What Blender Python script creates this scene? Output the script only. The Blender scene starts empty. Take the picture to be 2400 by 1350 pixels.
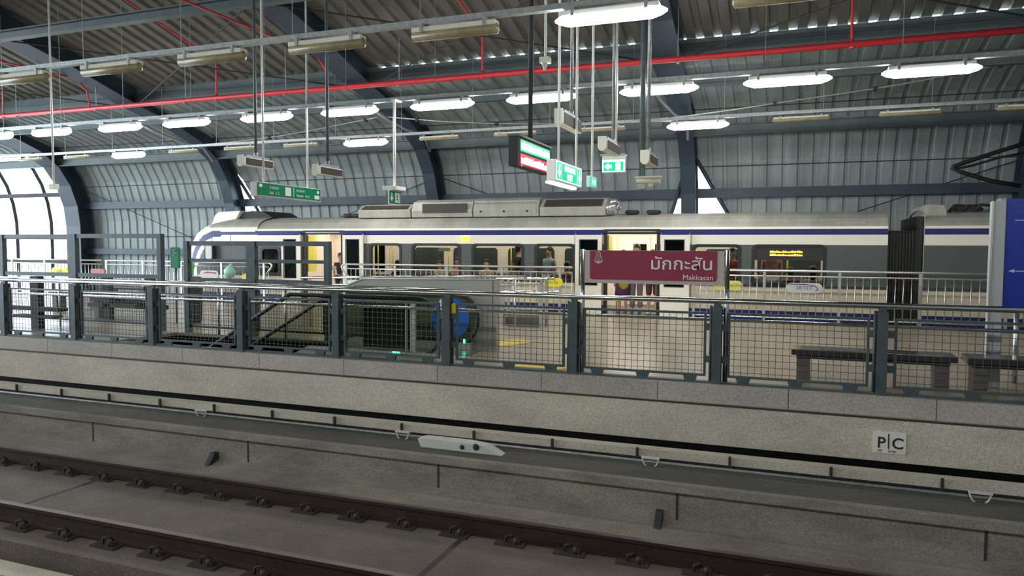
import bpy, bmesh, math, random
from mathutils import Vector, Matrix
random.seed(7)
C = bpy.context.scene.collection
PI = math.pi
# ------------------------------------------------------------------ camera
H = 1.65
yaw, pitch, roll = -0.36266763, -0.05560933, 0.0050751
cy, sy, cp, sp = math.cos(yaw), math.sin(yaw), math.cos(pitch), math.sin(pitch)
f = Vector((sy*cp, cy*cp, sp)); r = Vector((cy, -sy, 0)); u = r.cross(f)
c_, s_ = math.cos(roll), math.sin(roll)
r2 = c_*r + s_*u; u2 = -s_*r + c_*u
cam_d = bpy.data.cameras.new('camera'); cam = bpy.data.objects.new('camera', cam_d); C.objects.link(cam)
cam.matrix_world = Matrix(((r2.x, u2.x, -f.x, 0), (r2.y, u2.y, -f.y, 0), (r2.z, u2.z, -f.z, H), (0, 0, 0, 1)))
cam_d.sensor_width = 36; cam_d.lens = 36*1727.22/2400; cam_d.clip_end = 400; cam_d.clip_start = 0.05
bpy.context.scene.camera = cam
# ------------------------------------------------------------------ world, exposure
W = bpy.data.worlds.new('sky'); bpy.context.scene.world = W; W.use_nodes = True
bg = W.node_tree.nodes['Background']; bg.inputs[0].default_value = (0.80, 0.91, 1.0, 1); bg.inputs[1].default_value = 4.2
vs = bpy.context.scene.view_settings
vs.view_transform = 'Standard'; vs.look = 'None'; vs.gamma = 1; vs.exposure = 1.25; vs.use_curve_mapping = False
LAMP = 22.0          # radiance of the fluorescent diffusers

# ------------------------------------------------------------------ materials
def mat(name, col, rough=0.6, metal=0.0, noise=None, bump=0, emit=None, es=0, spec=0.5, grain=0):
    m = bpy.data.materials.new(name); m.use_nodes = True; nt = m.node_tree; b = nt.nodes['Principled BSDF']
    b.inputs['Base Color'].default_value = (*col, 1); b.inputs['Roughness'].default_value = rough
    b.inputs['Metallic'].default_value = metal; b.inputs['Specular IOR Level'].default_value = spec
    if emit: b.inputs['Emission Color'].default_value = (*emit, 1); b.inputs['Emission Strength'].default_value = es
    if noise or bump or grain:
        tc = nt.nodes.new('ShaderNodeTexCoord')
    if noise:
        col2, scale, stretch = noise
        mp = nt.nodes.new('ShaderNodeMapping'); mp.inputs['Scale'].default_value = stretch
        n = nt.nodes.new('ShaderNodeTexNoise'); n.inputs['Scale'].default_value = scale; n.inputs['Detail'].default_value = 6; n.inputs['Roughness'].default_value = .65
        cr = nt.nodes.new('ShaderNodeValToRGB'); cr.color_ramp.elements[0].position = .36; cr.color_ramp.elements[1].position = .66
        cr.color_ramp.elements[0].color = (*col2, 1); cr.color_ramp.elements[1].color = (*col, 1)
        nt.links.new(tc.outputs['Object'], mp.inputs[0]); nt.links.new(mp.outputs[0], n.inputs['Vector'])
        nt.links.new(n.outputs[0], cr.inputs[0]); out = cr.outputs[0]
        if grain:
            g = nt.nodes.new('ShaderNodeTexNoise'); g.inputs['Scale'].default_value = grain; g.inputs['Detail'].default_value = 2
            nt.links.new(tc.outputs['Object'], g.inputs['Vector'])
            mr = nt.nodes.new('ShaderNodeMapRange'); mr.inputs[1].default_value = .3; mr.inputs[2].default_value = .7; mr.inputs[3].default_value = .72; mr.inputs[4].default_value = 1.25
            nt.links.new(g.outputs[0], mr.inputs[0])
            mx = nt.nodes.new('ShaderNodeVectorMath'); mx.operation = 'SCALE'
            nt.links.new(out, mx.inputs[0]); nt.links.new(mr.outputs[0], mx.inputs['Scale']); out = mx.outputs[0]
        nt.links.new(out, b.inputs['Base Color'])
    if bump:
        n2 = nt.nodes.new('ShaderNodeTexNoise'); n2.inputs['Scale'].default_value = 40; n2.inputs['Detail'].default_value = 4
        nt.links.new(tc.outputs['Object'], n2.inputs['Vector'])
        bp = nt.nodes.new('ShaderNodeBump'); bp.inputs['Strength'].default_value = bump; bp.inputs['Distance'].default_value = .01
        nt.links.new(n2.outputs[0], bp.inputs['Height']); nt.links.new(bp.outputs[0], b.inputs['Normal'])
    return m
def glass(name, tint, refl=0.12):
    m = bpy.data.materials.new(name); m.use_nodes = True; nt = m.node_tree; nt.nodes.clear()
    o = nt.nodes.new('ShaderNodeOutputMaterial'); t = nt.nodes.new('ShaderNodeBsdfTransparent'); t.inputs[0].default_value = (*tint, 1)
    g = nt.nodes.new('ShaderNodeBsdfGlossy'); g.inputs['Roughness'].default_value = .03; g.inputs[0].default_value = (.9, .95, 1, 1)
    fr = nt.nodes.new('ShaderNodeLayerWeight'); fr.inputs[0].default_value = refl
    x = nt.nodes.new('ShaderNodeMixShader'); nt.links.new(fr.outputs['Fresnel'], x.inputs[0]); nt.links.new(t.outputs[0], x.inputs[1]); nt.links.new(g.outputs[0], x.inputs[2])
    nt.links.new(x.outputs[0], o.inputs[0]); return m
def tiled(name, col, col2, tx, ty, mortar, rough, msize=.006):
    m = mat(name, col, rough, noise=(col2, 1.1, (1, 1, 1)), grain=60); nt = m.node_tree; b = nt.nodes['Principled BSDF']
    src = b.inputs['Base Color'].links[0].from_socket
    tc = nt.nodes.new('ShaderNodeTexCoord'); br = nt.nodes.new('ShaderNodeTexBrick'); br.offset = 0
    br.inputs['Scale'].default_value = 1; br.inputs['Brick Width'].default_value = tx; br.inputs['Row Height'].default_value = ty; br.inputs['Mortar Size'].default_value = msize
    br.inputs['Color1'].default_value = (1, 1, 1, 1); br.inputs['Color2'].default_value = (.9, .9, .9, 1); br.inputs['Mortar'].default_value = (*mortar, 1)
    nt.links.new(tc.outputs['Object'], br.inputs['Vector'])
    mx = nt.nodes.new('ShaderNodeVectorMath'); mx.operation = 'MULTIPLY'
    nt.links.new(src, mx.inputs[0]); nt.links.new(br.outputs[0], mx.inputs[1]); nt.links.new(mx.outputs[0], b.inputs['Base Color']); return m
M = {}
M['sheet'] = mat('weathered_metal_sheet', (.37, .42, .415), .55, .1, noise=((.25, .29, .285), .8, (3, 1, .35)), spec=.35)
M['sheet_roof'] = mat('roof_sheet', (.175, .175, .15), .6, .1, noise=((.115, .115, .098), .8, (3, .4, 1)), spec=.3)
M['rib'] = mat('blue_grey_steel_paint', (.045, .068, .095), .5, .1, noise=((.032, .05, .07), 1.2, (1, 1, 1)))
M['beam'] = mat('green_grey_steel_paint', (.12, .16, .165), .5, .1, noise=((.085, .115, .12), 1.2, (1, 1, 1)))
M['galv'] = mat('galvanised_steel', (.42, .45, .45), .45, .5, noise=((.28, .31, .31), 14, (1, 1, 1)))
M['fence'] = mat('dark_green_grey_paint', (.085, .115, .125), .45, .1, noise=((.06, .085, .09), 5, (1, 1, 1)))
M['wire'] = mat('wire_grey', (.10, .115, .11), .5, .3)
M['steel'] = mat('polished_stainless', (.80, .80, .80), .16, 1.0)
M['steel_br'] = mat('brushed_stainless', (.62, .63, .62), .33, .9)
M['white'] = mat('white_paint', (.90, .91, .89), .35)
M['cream'] = mat('cream_casing', (.74, .73, .62), .5)
M['grille'] = mat('dark_grille', (.055, .045, .04), .7)
M['black'] = mat('black_rubber', (.015, .015, .015), .5)
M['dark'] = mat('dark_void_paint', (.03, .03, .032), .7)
M['red'] = mat('red_pipe_paint', (.58, .035, .05), .4)
M['granite'] = tiled('speckled_granite_kerb', (.50, .46, .40), (.41, .38, .33), 1.5, 5, (.25, .25, .25), .6)
M['floor'] = tiled('polished_granite_floor', (.44, .375, .285), (.35, .30, .23), .6, .6, (.75, .73, .70), .28)
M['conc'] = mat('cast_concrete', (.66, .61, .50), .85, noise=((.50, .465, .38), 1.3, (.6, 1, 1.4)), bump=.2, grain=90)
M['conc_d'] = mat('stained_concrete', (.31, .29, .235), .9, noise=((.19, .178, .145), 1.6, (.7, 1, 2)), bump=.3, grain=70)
M['conc_l'] = mat('grimy_ledge_concrete', (.105, .10, .085), .9, noise=((.07, .068, .06), 2.2, (.5, 1, 1)), grain=60)  # ledge concrete in a darker tone than the walls
M['slab'] = mat('track_slab_concrete', (.165, .138, .118), .9, noise=((.115, .095, .08), 1.2, (1, 1, 1)), bump=.3, grain=60)
M['rail'] = mat('rusty_rail_steel', (.05, .03, .024), .6, .3, noise=((.03, .02, .017), 8, (1, 1, 1)))
M['railtop'] = mat('worn_rail_head', (.10, .075, .06), .4, .6)
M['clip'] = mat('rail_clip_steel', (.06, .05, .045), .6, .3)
M['emit'] = mat('lit_fluorescent_diffuser', (1, 1, 1), .5, emit=(1, .985, .95), es=LAMP)
M['diff'] = mat('aged_unlit_diffuser', (.40, .35, .20), .3, noise=((.26, .23, .13), 4, (1, 3, 1)))
M['t_white'] = mat('train_cream_paint', (.90, .87, .74), .22)
M['t_low'] = mat('train_lower_cream_paint', (.78, .70, .53), .3, noise=((.62, .55, .40), 3, (.3, 1, 3)))
M['t_blue'] = mat('train_blue_stripe', (.026, .03, .145), .32, spec=.3)
M['t_grey'] = mat('train_grey_band', (.10, .115, .112), .4, spec=.3)
M['t_roof'] = mat('train_roof_grey', (.47, .47, .41), .5, noise=((.34, .34, .28), 1.5, (2, .5, .5)))
M['t_int'] = mat('train_interior_panel', (.78, .68, .60), .5)
M['t_intl'] = mat('train_ceiling_light', (1, 1, 1), .5, emit=(1, .93, .80), es=6)
M['yellow'] = mat('yellow_plastic', (.80, .68, .03), .4)
M['ylam'] = mat('amber_indicator_lamp', (1, .6, .1), .4, emit=(1, .42, .03), es=1.1)
M['led_am'] = mat('amber_led', (1, .6, .1), .4, emit=(1, .55, .03), es=1.0)
M['led_g'] = mat('green_led', (.2, 1, .6), .4, emit=(.45, 1, .72), es=2.2)
M['led_gd'] = mat('green_led_dim', (.0, .4, .2), .4, emit=(.0, .45, .18), es=.4)
M['led_r'] = mat('red_led', (1, .3, .25), .4, emit=(1, .50, .42), es=2.2)
M['led_rd'] = mat('red_led_dim', (.5, .0, .05), .4, emit=(.6, .01, .04), es=.4)
M['sg_lit'] = mat('lit_green_sign_face', (0, .5, .3), .4, emit=(.0, .36, .17), es=.62)
M['sw_lit'] = mat('lit_white_sign_face', (1, 1, 1), .4, emit=(.85, 1, .95), es=.8)
M['sgreen'] = mat('green_sign_paint', (.0, .21, .10), .4)
M['swhite'] = mat('white_sign_lettering', (.80, .84, .82), .5)
M['sgrey'] = mat('light_grey_sign_casing', (.60, .60, .58), .4)
M['maroon'] = mat('maroon_sign_face', (.30, .028, .075), .4)
M['board'] = mat('warm_grey_sign_border', (.52, .47, .43), .5)
M['blue'] = mat('royal_blue_panel', (.01, .045, .42), .35)
M['bluedisc'] = mat('blue_sticker', (.01, .14, .60), .4)
M['bench'] = mat('dark_stone_bench', (.05, .045, .05), .12)
M['bleg'] = mat('bench_leg_stone', (.13, .11, .10), .5)
M['esc'] = mat('escalator_cladding', (.44, .44, .39), .42, .2)
M['esc_d'] = mat('escalator_dark_step', (.16, .16, .14), .5, .2)
M['g_train'] = glass('tinted_train_glass', (.62, .64, .62), .10)
M['g_door'] = glass('dark_door_glass', (.07, .09, .10), .22)
M['g_bal'] = glass('green_balustrade_glass', (.76, .78, .73), .08)
M['gdark'] = mat('dark_green_glass_panel', (.035, .05, .048), .2)
M['g_wall'] = glass('clear_wall_glazing', (.9, .95, .97), .05)
M['skin'] = mat('skin', (.50, .30, .21), .6)
M['hair'] = mat('dark_hair', (.02, .015, .015), .5)
M['asphalt'] = mat('pale_ground', (.55, .56, .55), .9)
def cloth(nm, c): 
    if nm not in M: M[nm] = mat(nm, c, .8, noise=((c[0]*.8, c[1]*.8, c[2]*.8), 30, (1, 1, 1)))
    return M[nm]

# ------------------------------------------------------------------ mesh helpers
class MB:
    def __init__(s): s.bm = bmesh.new(); s.k = 0
    def _mk(s, f):
        f.material_index = s.k
    def box(s, x0, x1, y0, y1, z0, z1):
        v = [s.bm.verts.new(p) for p in ((x0,y0,z0),(x1,y0,z0),(x1,y1,z0),(x0,y1,z0),(x0,y0,z1),(x1,y0,z1),(x1,y1,z1),(x0,y1,z1))]
        for q in ((0,3,2,1),(4,5,6,7),(0,1,5,4),(1,2,6,5),(2,3,7,6),(3,0,4,7)): s._mk(s.bm.faces.new([v[i] for i in q]))
        return s
    def quad(s, *p): s._mk(s.bm.faces.new([s.bm.verts.new(q) for q in p])); return s
    def tube(s, pts, rad, n=8, caps=True, rads=None):
        pts = [Vector(p) for p in pts]; rings = []
        prev = None
        for i, p in enumerate(pts):
            if i == 0: t = pts[1]-p
            elif i == len(pts)-1: t = p-pts[i-1]
            else: t = (pts[i+1]-p).normalized()+(p-pts[i-1]).normalized()
            t.normalize()
            if prev is None:
                a = Vector((0,0,1)) if abs(t.z) < .9 else Vector((1,0,0)); e = t.cross(a).normalized()
            else: e = (prev - t*prev.dot(t)).normalized()
            prev = e; g = t.cross(e); rr = rads[i] if rads else rad
            rings.append([s.bm.verts.new(p + (e*math.cos(2*PI*j/n)+g*math.sin(2*PI*j/n))*rr) for j in range(n)])
        for a, b in zip(rings, rings[1:]):
            for j in range(n):
                fc = s.bm.faces.new((a[j], a[(j+1)%n], b[(j+1)%n], b[j])); fc.smooth = n > 5; s._mk(fc)
        if caps:
            s._mk(s.bm.faces.new(rings[0][::-1])); s._mk(s.bm.faces.new(rings[-1]))
        return s
    def prism(s, poly, axis, a, b):
        # poly: 2D points; axis 'x': (y,z); 'y': (x,z); 'z': (x,y)
        def P(q, t): return {'x': (t, q[0], q[1]), 'y': (q[0], t, q[1]), 'z': (q[0], q[1], t)}[axis]
        A = [s.bm.verts.new(P(q, a)) for q in poly]; B = [s.bm.verts.new(P(q, b)) for q in poly]; n = len(poly)
        s._mk(s.bm.faces.new(A)); s._mk(s.bm.faces.new(B[::-1]))
        for i in range(n): s._mk(s.bm.faces.new((A[i], B[i], B[(i+1)%n], A[(i+1)%n])))
        return s
    def ring(s, outer, inner, axis, a, b):
        def P(q, t): return {'x': (t, q[0], q[1]), 'y': (q[0], t, q[1]), 'z': (q[0], q[1], t)}[axis]
        n = len(outer)
        O = [[s.bm.verts.new(P(q, t)) for q in outer] for t in (a, b)]; I = [[s.bm.verts.new(P(q, t)) for q in inner] for t in (a, b)]
        for i in range(n):
            j = (i+1)%n
            for q in ((O[0][i],O[0][j],I[0][j],I[0][i]), (O[1][i],I[1][i],I[1][j],O[1][j]), (O[0][i],O[1][i],O[1][j],O[0][j]), (I[0][i],I[0][j],I[1][j],I[1][i])): s._mk(s.bm.faces.new(q))
        return s
    def ball(s, c, rx, ry, rz, seg=12, rings=8):
        vs_ = []
        for i in range(1, rings):
            a = PI*i/rings; vs_.append([s.bm.verts.new((c[0]+rx*math.sin(a)*math.cos(2*PI*j/seg), c[1]+ry*math.sin(a)*math.sin(2*PI*j/seg), c[2]+rz*math.cos(a))) for j in range(seg)])
        t = s.bm.verts.new((c[0], c[1], c[2]+rz)); b = s.bm.verts.new((c[0], c[1], c[2]-rz))
        for j in range(seg):
            fs = [s.bm.faces.new((t, vs_[0][j], vs_[0][(j+1)%seg])), s.bm.faces.new((b, vs_[-1][(j+1)%seg], vs_[-1][j]))]
            for q in range(rings-2): fs.append(s.bm.faces.new((vs_[q][j], vs_[q+1][j], vs_[q+1][(j+1)%seg], vs_[q][(j+1)%seg])))
            for fc in fs: fc.smooth = True; s._mk(fc)
        return s
    def build(s, name, mats, parent=None, bevel=0, loc=None):
        me = bpy.data.meshes.new(name); bmesh.ops.recalc_face_normals(s.bm, faces=s.bm.faces)
        s.bm.to_mesh(me); s.bm.free()
        for m_ in (mats if isinstance(mats, (list, tuple)) else [mats]): me.materials.append(m_)
        o = bpy.data.objects.new(name, me); C.objects.link(o)
        if parent is not None: o.parent = parent
        if loc: o.location = loc
        if bevel:
            b = o.modifiers.new('bevel', 'BEVEL'); b.width = bevel; b.segments = 2; b.limit_method = 'ANGLE'
        return o
def tag(o, label=None, cat=None, group=None, kind=None):
    if label: o['label'] = label
    if cat: o['category'] = cat
    if group: o['group'] = group
    if kind: o['kind'] = kind
    return o
def thing(name, label, cat, group=None, loc=(0, 0, 0), rz=0):
    o = bpy.data.objects.new(name, None); C.objects.link(o); o.location = loc; o.rotation_euler = (0, 0, rz); o.empty_display_size = .1
    return tag(o, label, cat, group)
def rrect(x0, x1, z0, z1, rr, n=5):
    out = []
    for cx, cz, a0 in ((x1-rr, z1-rr, 0), (x0+rr, z1-rr, PI/2), (x0+rr, z0+rr, PI), (x1-rr, z0+rr, 1.5*PI)):
        for i in range(n+1): a = a0+PI/2*i/n; out.append((cx+rr*math.cos(a), cz+rr*math.sin(a)))
    return out
def copy_tree(o, parent=None):
    c = o.copy(); C.objects.link(c)
    if parent is not None: c.parent = parent
    for ch in list(o.children): copy_tree(ch, c)
    return c
def text(s, size, loc, facing, m, parent, name='lettering', ax='LEFT', sx=1.0, bold=0.0):
    cu = bpy.data.curves.new('txt', 'FONT'); cu.body = s; cu.size = size; cu.align_x = ax; cu.extrude = .0015; cu.offset = bold; cu.resolution_u = 4
    to = bpy.data.objects.new('txt', cu); C.objects.link(to)
    bpy.context.view_layer.update()
    me = bpy.data.meshes.new_from_object(to.evaluated_get(bpy.context.evaluated_depsgraph_get()))
    bpy.data.objects.remove(to); me.materials.clear(); me.materials.append(m)
    o = bpy.data.objects.new(name, me); C.objects.link(o); o.location = loc; o.scale = (sx, 1, 1)
    o.rotation_euler = {'-y': (PI/2, 0, 0), '+x': (PI/2, 0, PI/2)}[facing]
    if parent is not None: o.parent = parent
    return o
def at(x, y, z): return (x, y, z)

# ================================================================== STRUCTURE
XL, XR = -38.0, 13.0
# ---- ground, trackbed, platforms
tag(MB().box(-120, 60, -60, 120, -2.2, -2.0).build('ground', M['asphalt']), kind='structure')
tag(MB().box(XL, XR, 1.6, 4.86, -2.0, -1.62).build('ground_drain_strip', M['slab']), kind='structure')
tag(MB().box(XL, XR, 4.55, 4.78, -2.0, -1.40).build('kerb_drain_edge', M['conc']), kind='structure')
tb = MB().box(XL, XR, 4.86, 7.62, -2.0, -1.25)
tag(tb.build('ground_track_slab', M['slab']), kind='structure')
jt = MB()
for X0, X1 in ((-6.55, -9.3), (-.7, -.7-2.75)):
    pass
for xj in (-7.95, -3.0, 2.0, -12.9, -17.9):
    jt.box(xj-.03, xj+.03, 5.33, 6.63, -1.2505, -1.2485)
    jt.box(xj-.03, xj+.03, 4.855, 5.17, -1.2505, -1.2485); jt.box(xj-.03, xj+.03, 4.856, 4.861, -1.62, -1.25)
tag(jt.build('trim_1', M['dark']), kind='structure')
tag(MB().prism([(7.63, -1.25), (6.93, -1.25), (6.95, -1.235), (7.4, -1.215), (7.5, -1.20), (7.63, -1.16)], 'x', XL, XR).build('ground_haunch', M['conc_d']), kind='structure')
# walkway trough beside the far rail
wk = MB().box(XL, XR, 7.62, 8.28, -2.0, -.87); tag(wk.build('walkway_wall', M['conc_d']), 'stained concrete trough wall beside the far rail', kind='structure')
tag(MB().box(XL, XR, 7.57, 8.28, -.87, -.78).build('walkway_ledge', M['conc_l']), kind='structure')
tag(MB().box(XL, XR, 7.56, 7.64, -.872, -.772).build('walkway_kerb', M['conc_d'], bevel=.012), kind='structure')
tag(MB().box(XL, XR, 8.94, 8.952, -.222, -.200).build('trim_16', M['clip']), kind='structure')  # dark strip drawn as the joint and shadow line under the granite
jj = MB()
x = -14.8
while x < 10: jj.box(x-.012, x+.012, 7.615, 7.625, -1.24, -.875); x += 2.75
tag(jj.build('trim_2', M['dark']), kind='structure')
dk = MB()
for xj, s in ((-7.05, 1), (-1.22, 1), (4.6, 1)): dk.prism([(7.6, -1.25), (7.6, -1.07), (7.53, -1.07), (7.38, -1.25)], 'x', xj-.035, xj+.035)
tag(dk.build('trim_3', M['dark']), kind='structure')
tag(MB().box(XL, XR, 9.22, 9.28, -2.0, -.70).build('wall_under_platform', M['dark']), kind='structure')  # near-black colour paints the deep shade under the slab onto this wall
VX0, VX1, VY0, VY1 = -10.9, -6.6, 9.32, 10.78
def slabs(b, z0, z1, Y0, Y1):
    b.box(XL, VX0, Y0, Y1, z0, z1); b.box(VX1, XR, Y0, Y1, z0, z1); b.box(VX0, VX1, Y0, VY0, z0, z1); b.box(VX0, VX1, VY1, Y1, z0, z1)
b = MB(); slabs(b, -.06, 0, 9.0, 17.85); tag(b.build('floor', M['floor']), kind='structure')
b = MB(); b.box(XL, XR, 8.995, 9.0, -.20, .02); b.box(XL, XR, 9.0, 9.3, 0, .02)
tag(b.build('trim_4', M['granite']), kind='structure')
b = MB(); slabs(b, -.70, -.06, 9.02, 17.8); tag(b.build('platform_slab', M['conc']), kind='structure')
tag(MB().box(XL, XR, 8.95, 9.02, -.695, -.205).build('platform_edge_beam', M['conc'], bevel=.008), kind='structure')
tag(MB().box(XL, XR, 17.5, 17.8, -2.0, -.7).build('wall_platform_far', M['conc_d']), kind='structure')
tag(MB().box(XL, XR, 17.8, 22.6, -2.0, -1.6).build('ground_far_track', M['slab']), kind='structure')
# void walls for the stair and escalator pit
b = MB().box(VX0-.1, VX0, VY0, VY1, -3.5, -.06).box(VX0, VX1, VY1, VY1+.08, -3.5, -.06).box(VX0, VX1, VY0-.02, VY0, -3.5, -.06)
tag(b.build('wall_pit', M['esc']), kind='structure')
# camera-side platform
tag(MB().box(XL, XR, -9, 1.6, -2.0, 0).build('floor_near_platform', M['floor']), kind='structure')
# yellow floor markings
b = MB().quad((-4.83, 12.05, .004), (-4.50, 12.3, .004), (-4.12, 12.05, .004), (-4.50, 11.25, .004)).quad((-3.52, 9.95, .004), (-2.86, 9.75, .004), (-2.86, 9.45, .004), (-3.6, 9.45, .004))
tag(b.build('floor_marking', mat('yellow_floor_paint', (.72, .55, .10), .5)), kind='structure')
tag(MB().box(-11.9, XR, 16.95, 17.2, 0, .004).build('floor_marking', mat('pale_yellow_edge_line', (.50, .42, .16), .5)), kind='structure')

# ---- vault: far wall and roof sheets
RX = [-27.4, -19.36, -11.03, -2.83, 5.45, 12.9]      # main ribs
PROF = [(22.5, -2.0), (22.5, 0), (22.5, 1.5), (22.48, 2.6), (22.35, 3.4), (22.1, 4.15), (21.75, 4.75), (21.3, 5.2), (20.7, 5.5), (19.9, 5.72), (19.0, 5.93), (18.2, 6.08), (17.72, 6.16)]
UP = [(17.80, 6.47), (16.5, 6.82), (13, 7.78), (9, 8.9), (4.5, 10.1), (0, 11.0), (-4.5, 10.1), (-9.5, 8.8)]
def corr_cols(x0, x1, per=.40, wide=False):
    xs = []; x = x0
    while x < x1:
        xs += [(x, 0), (x+per*.50, 0), (x+per*.58, .075), (x+per*.90, .075), (x+per*.98, 0)] if wide else [(x, 0), (x+per*.66, 0), (x+per*.72, .04), (x+per*.94, .04)]
        x += per
    xs.append((x, 0)); return xs
def corr_sheet(prof, x0, x1, name, m, cut=None, kind='structure', wide=False):
    cols = corr_cols(x0, x1, wide=wide); bm = bmesh.new(); grid = []
    nor = []
    for i, p in enumerate(prof):
        a = Vector(prof[max(i-1, 0)]); c = Vector(prof[min(i+1, len(prof)-1)]); t = (c-a).normalized(); nor.append(Vector((t.y, -t.x)))
    for X, d in cols:
        grid.append([bm.verts.new((X, p[0]+n.x*d, p[1]+n.y*d)) for p, n in zip(prof, nor)])
    for A, B in zip(grid, grid[1:]):
        for i in range(len(prof)-1): bm.faces.new((A[i], B[i], B[i+1], A[i+1]))
    if cut:
        for tri in cut:
            n = len(tri); cen = sum((Vector(q) for q in tri), Vector((0, 0)))/n
            pl = []
            for i in range(n):
                a, c = Vector(tri[i]), Vector(tri[(i+1)%n]); d = c-a; nn = Vector((d.y, -d.x)).normalized()
                if (cen-a).dot(nn) > 0: nn = -nn
                pl.append((a, nn))
                bmesh.ops.bisect_plane(bm, geom=bm.verts[:]+bm.edges[:]+bm.faces[:], plane_co=(a.x, 0, a.y), plane_no=(nn.x, 0, nn.y))
            kill = [fc for fc in bm.faces if all((Vector((fc.calc_center_median().x, fc.calc_center_median().z))-a).dot(nn) < 0 for a, nn in pl) and fc.calc_center_median().y > 20]
            bmesh.ops.delete(bm, geom=kill, context='FACES')
    me = bpy.data.meshes.new(name); bm.to_mesh(me); bm.free(); me.materials.append(m)
    o = bpy.data.objects.new(name, me); C.objects.link(o); return tag(o, kind=kind)
holes = []
for X in (RX[3], RX[1]):
    holes.append([(X+.12, 4.35), (X+1.12, 2.45), (X+1.7, -1.0), (X+.12, -1.0)])
    holes.append([(X-.12, 3.95), (X-.12, -1.0), (X-.9, -1.0), (X-.55, 2.6)])
corr_sheet(PROF, RX[0], XR, 'wall_back', M['sheet'], holes)
corr_sheet(PROF[7:], XL, RX[0], 'wall_back_end', M['sheet'])
corr_sheet([(22.5, -2), (22.5, -.6)], XL, RX[0], 'wall_back_end', M['sheet'])
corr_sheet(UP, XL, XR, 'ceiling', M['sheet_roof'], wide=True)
tag(MB().box(XR, XR+.1, -9.5, 22.6, -2, 11).build('wall_right', M['sheet']), kind='structure')
tag(MB().box(XL, XR, -9.6, -9.5, -2, 9).build('wall_front', M['sheet']), kind='structure')
# horizontal sheet laps on the far wall
b = MB()
for y, z in ((22.44, 2.0), (22.13, 4.0), (20.85, 5.42)): b.box(RX[0], XR, y-.012, y+.02, z-.012, z+.012)
tag(b.build('trim_5', M['dark']), kind='structure')
# glazed bay at the left end
b = MB()
gp = PROF[:8]
for i in range(len(gp)-1): b.quad((XL, gp[i][0], gp[i][1]), (RX[0], gp[i][0], gp[i][1]), (RX[0], gp[i+1][0], gp[i+1][1]), (XL, gp[i+1][0], gp[i+1][1]))
w1 = tag(MB().box(XL, RX[0], 22.38, 22.5, -.62, -.5).build('window_1', M['rib']), kind='structure')
b.build('pane', M['g_wall'], w1)
b = MB()
for x in (-35.7, -33.6, -31.5, -29.4): b.tube([(x, p[0]-.10, p[1]) for p in gp], .085, 4)
b.build('mullion', M['dark'], w1)
b = MB()
for y, z in ((22.4, .93), (22.4, 1.95), (22.2, 3.72)): b.box(XL, RX[0], y-.16, y+.02, z-.08, z+.08)
b.build('transom', M['dark'], w1)
# ribs
RIN = [(21.8, -2.0), (21.8, 2.4), (21.7, 3.2), (21.4, 4.0), (20.9, 4.7), (20.1, 5.2), (19.2, 5.52), (17.3, 6.0), (15.3, 6.6), (13, 7.15), (9, 8.25), (4.5, 9.5), (0, 10.3)]
def rib_mesh(b, w, depth):
    for i in range(len(RIN)):
        pass
    n = len(RIN); out = []
    for i, p in enumerate(RIN):
        a = Vector(RIN[max(i-1, 0)]); c = Vector(RIN[min(i+1, n-1)]); t = (c-a).normalized(); nn = Vector((t.y, -t.x)); out.append((Vector(p), nn))
    def strip(x0, x1, d0, d1):
        rows = [[b.bm.verts.new((x*(1+.8*min(1, max(0, (p.y-4.6)/1.6))), p.x+nn.x*d, p.y+nn.y*d)) for (x, d) in ((x0, d0), (x1, d0), (x1, d1), (x0, d1))] for p, nn in out]
        for A, B in zip(rows, rows[1:]):
            for j in range(4): b.bm.faces.new((A[j], A[(j+1)%4], B[(j+1)%4], B[j]))
        b.bm.faces.new(rows[0]); b.bm.faces.new(rows[-1][::-1])
    strip(-w/2, w/2, 0, .03); strip(-w/2, w/2, depth-.03, depth); strip(-.05, .05, .03, depth-.03)
base = MB(); rib_mesh(base, .42, .62); rib0 = base.build('ceiling_rib', M['rib']); rib0.location.x = RX[0]
tag(rib0, 'curved blue-grey steel arch rib of the station vault', kind='structure')
for X in RX[1:]+[-36.2]:
    o = rib0.copy(); C.objects.link(o); o.location.x = X
rib0.scale.x = 1.9
# struts framing the daylight gaps
b = MB()
for X in (RX[3], RX[1]):
    b.tube([(X+.1, 21.9, 4.35), (X+.65, 22.15, 3.35), (X+1.2, 22.3, 2.4), (X+1.8, 22.3, -.9)], .06, 6)
    b.tube([(X-.1, 21.9, 4.0), (X-.6, 22.25, 2.5), (X-.95, 22.3, -.9)], .06, 6)
tag(b.build('trim_6', M['rib']), kind='structure')
# purlins
def xbeam(n, y, z0, z1, th, m, x0=XL, x1=XR):
    b = MB().box(x0, x1, y-th/2, y+th/2, z1-.03, z1).box(x0, x1, y-th/2, y+th/2, z0, z0+.03).box(x0, x1, y-.02, y+.02, z0+.03, z1-.03)
    return tag(b.build('trim_%d' % n, m), kind='structure')
xbeam(7, 17.6, 6.02, 6.30, .14, M['beam'])
tag(MB().box(XL, -11.0, 17.66, 17.68, 6.3, 6.60).build('trim_17', M['beam']), kind='structure')
tag(MB().box(XL, XR, 17.68, 17.72, 5.98, 6.475).build('trim_8', M['beam']), kind='structure')
xbeam(9, 18.5, 5.55, 5.85, .16, M['beam'], RX[0], XR)
xbeam(10, 21.0, 4.72, 5.02, .2, M['beam'])
b = MB().box(RX[0], XR, 22.1, 22.32, 3.10, 3.37); tag(b.build('trim_11', M['rib']), kind='structure')
b = MB().box(RX[0], XR, 22.2, 22.42, 1.28, 1.5); tag(b.build('trim_12', M['rib']), kind='structure')
xbeam(13, 13.1, 6.78, 7.0, .22, M['beam'])
xbeam(14, 9.2, 7.8, 8.1, .22, M['beam'])
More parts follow.
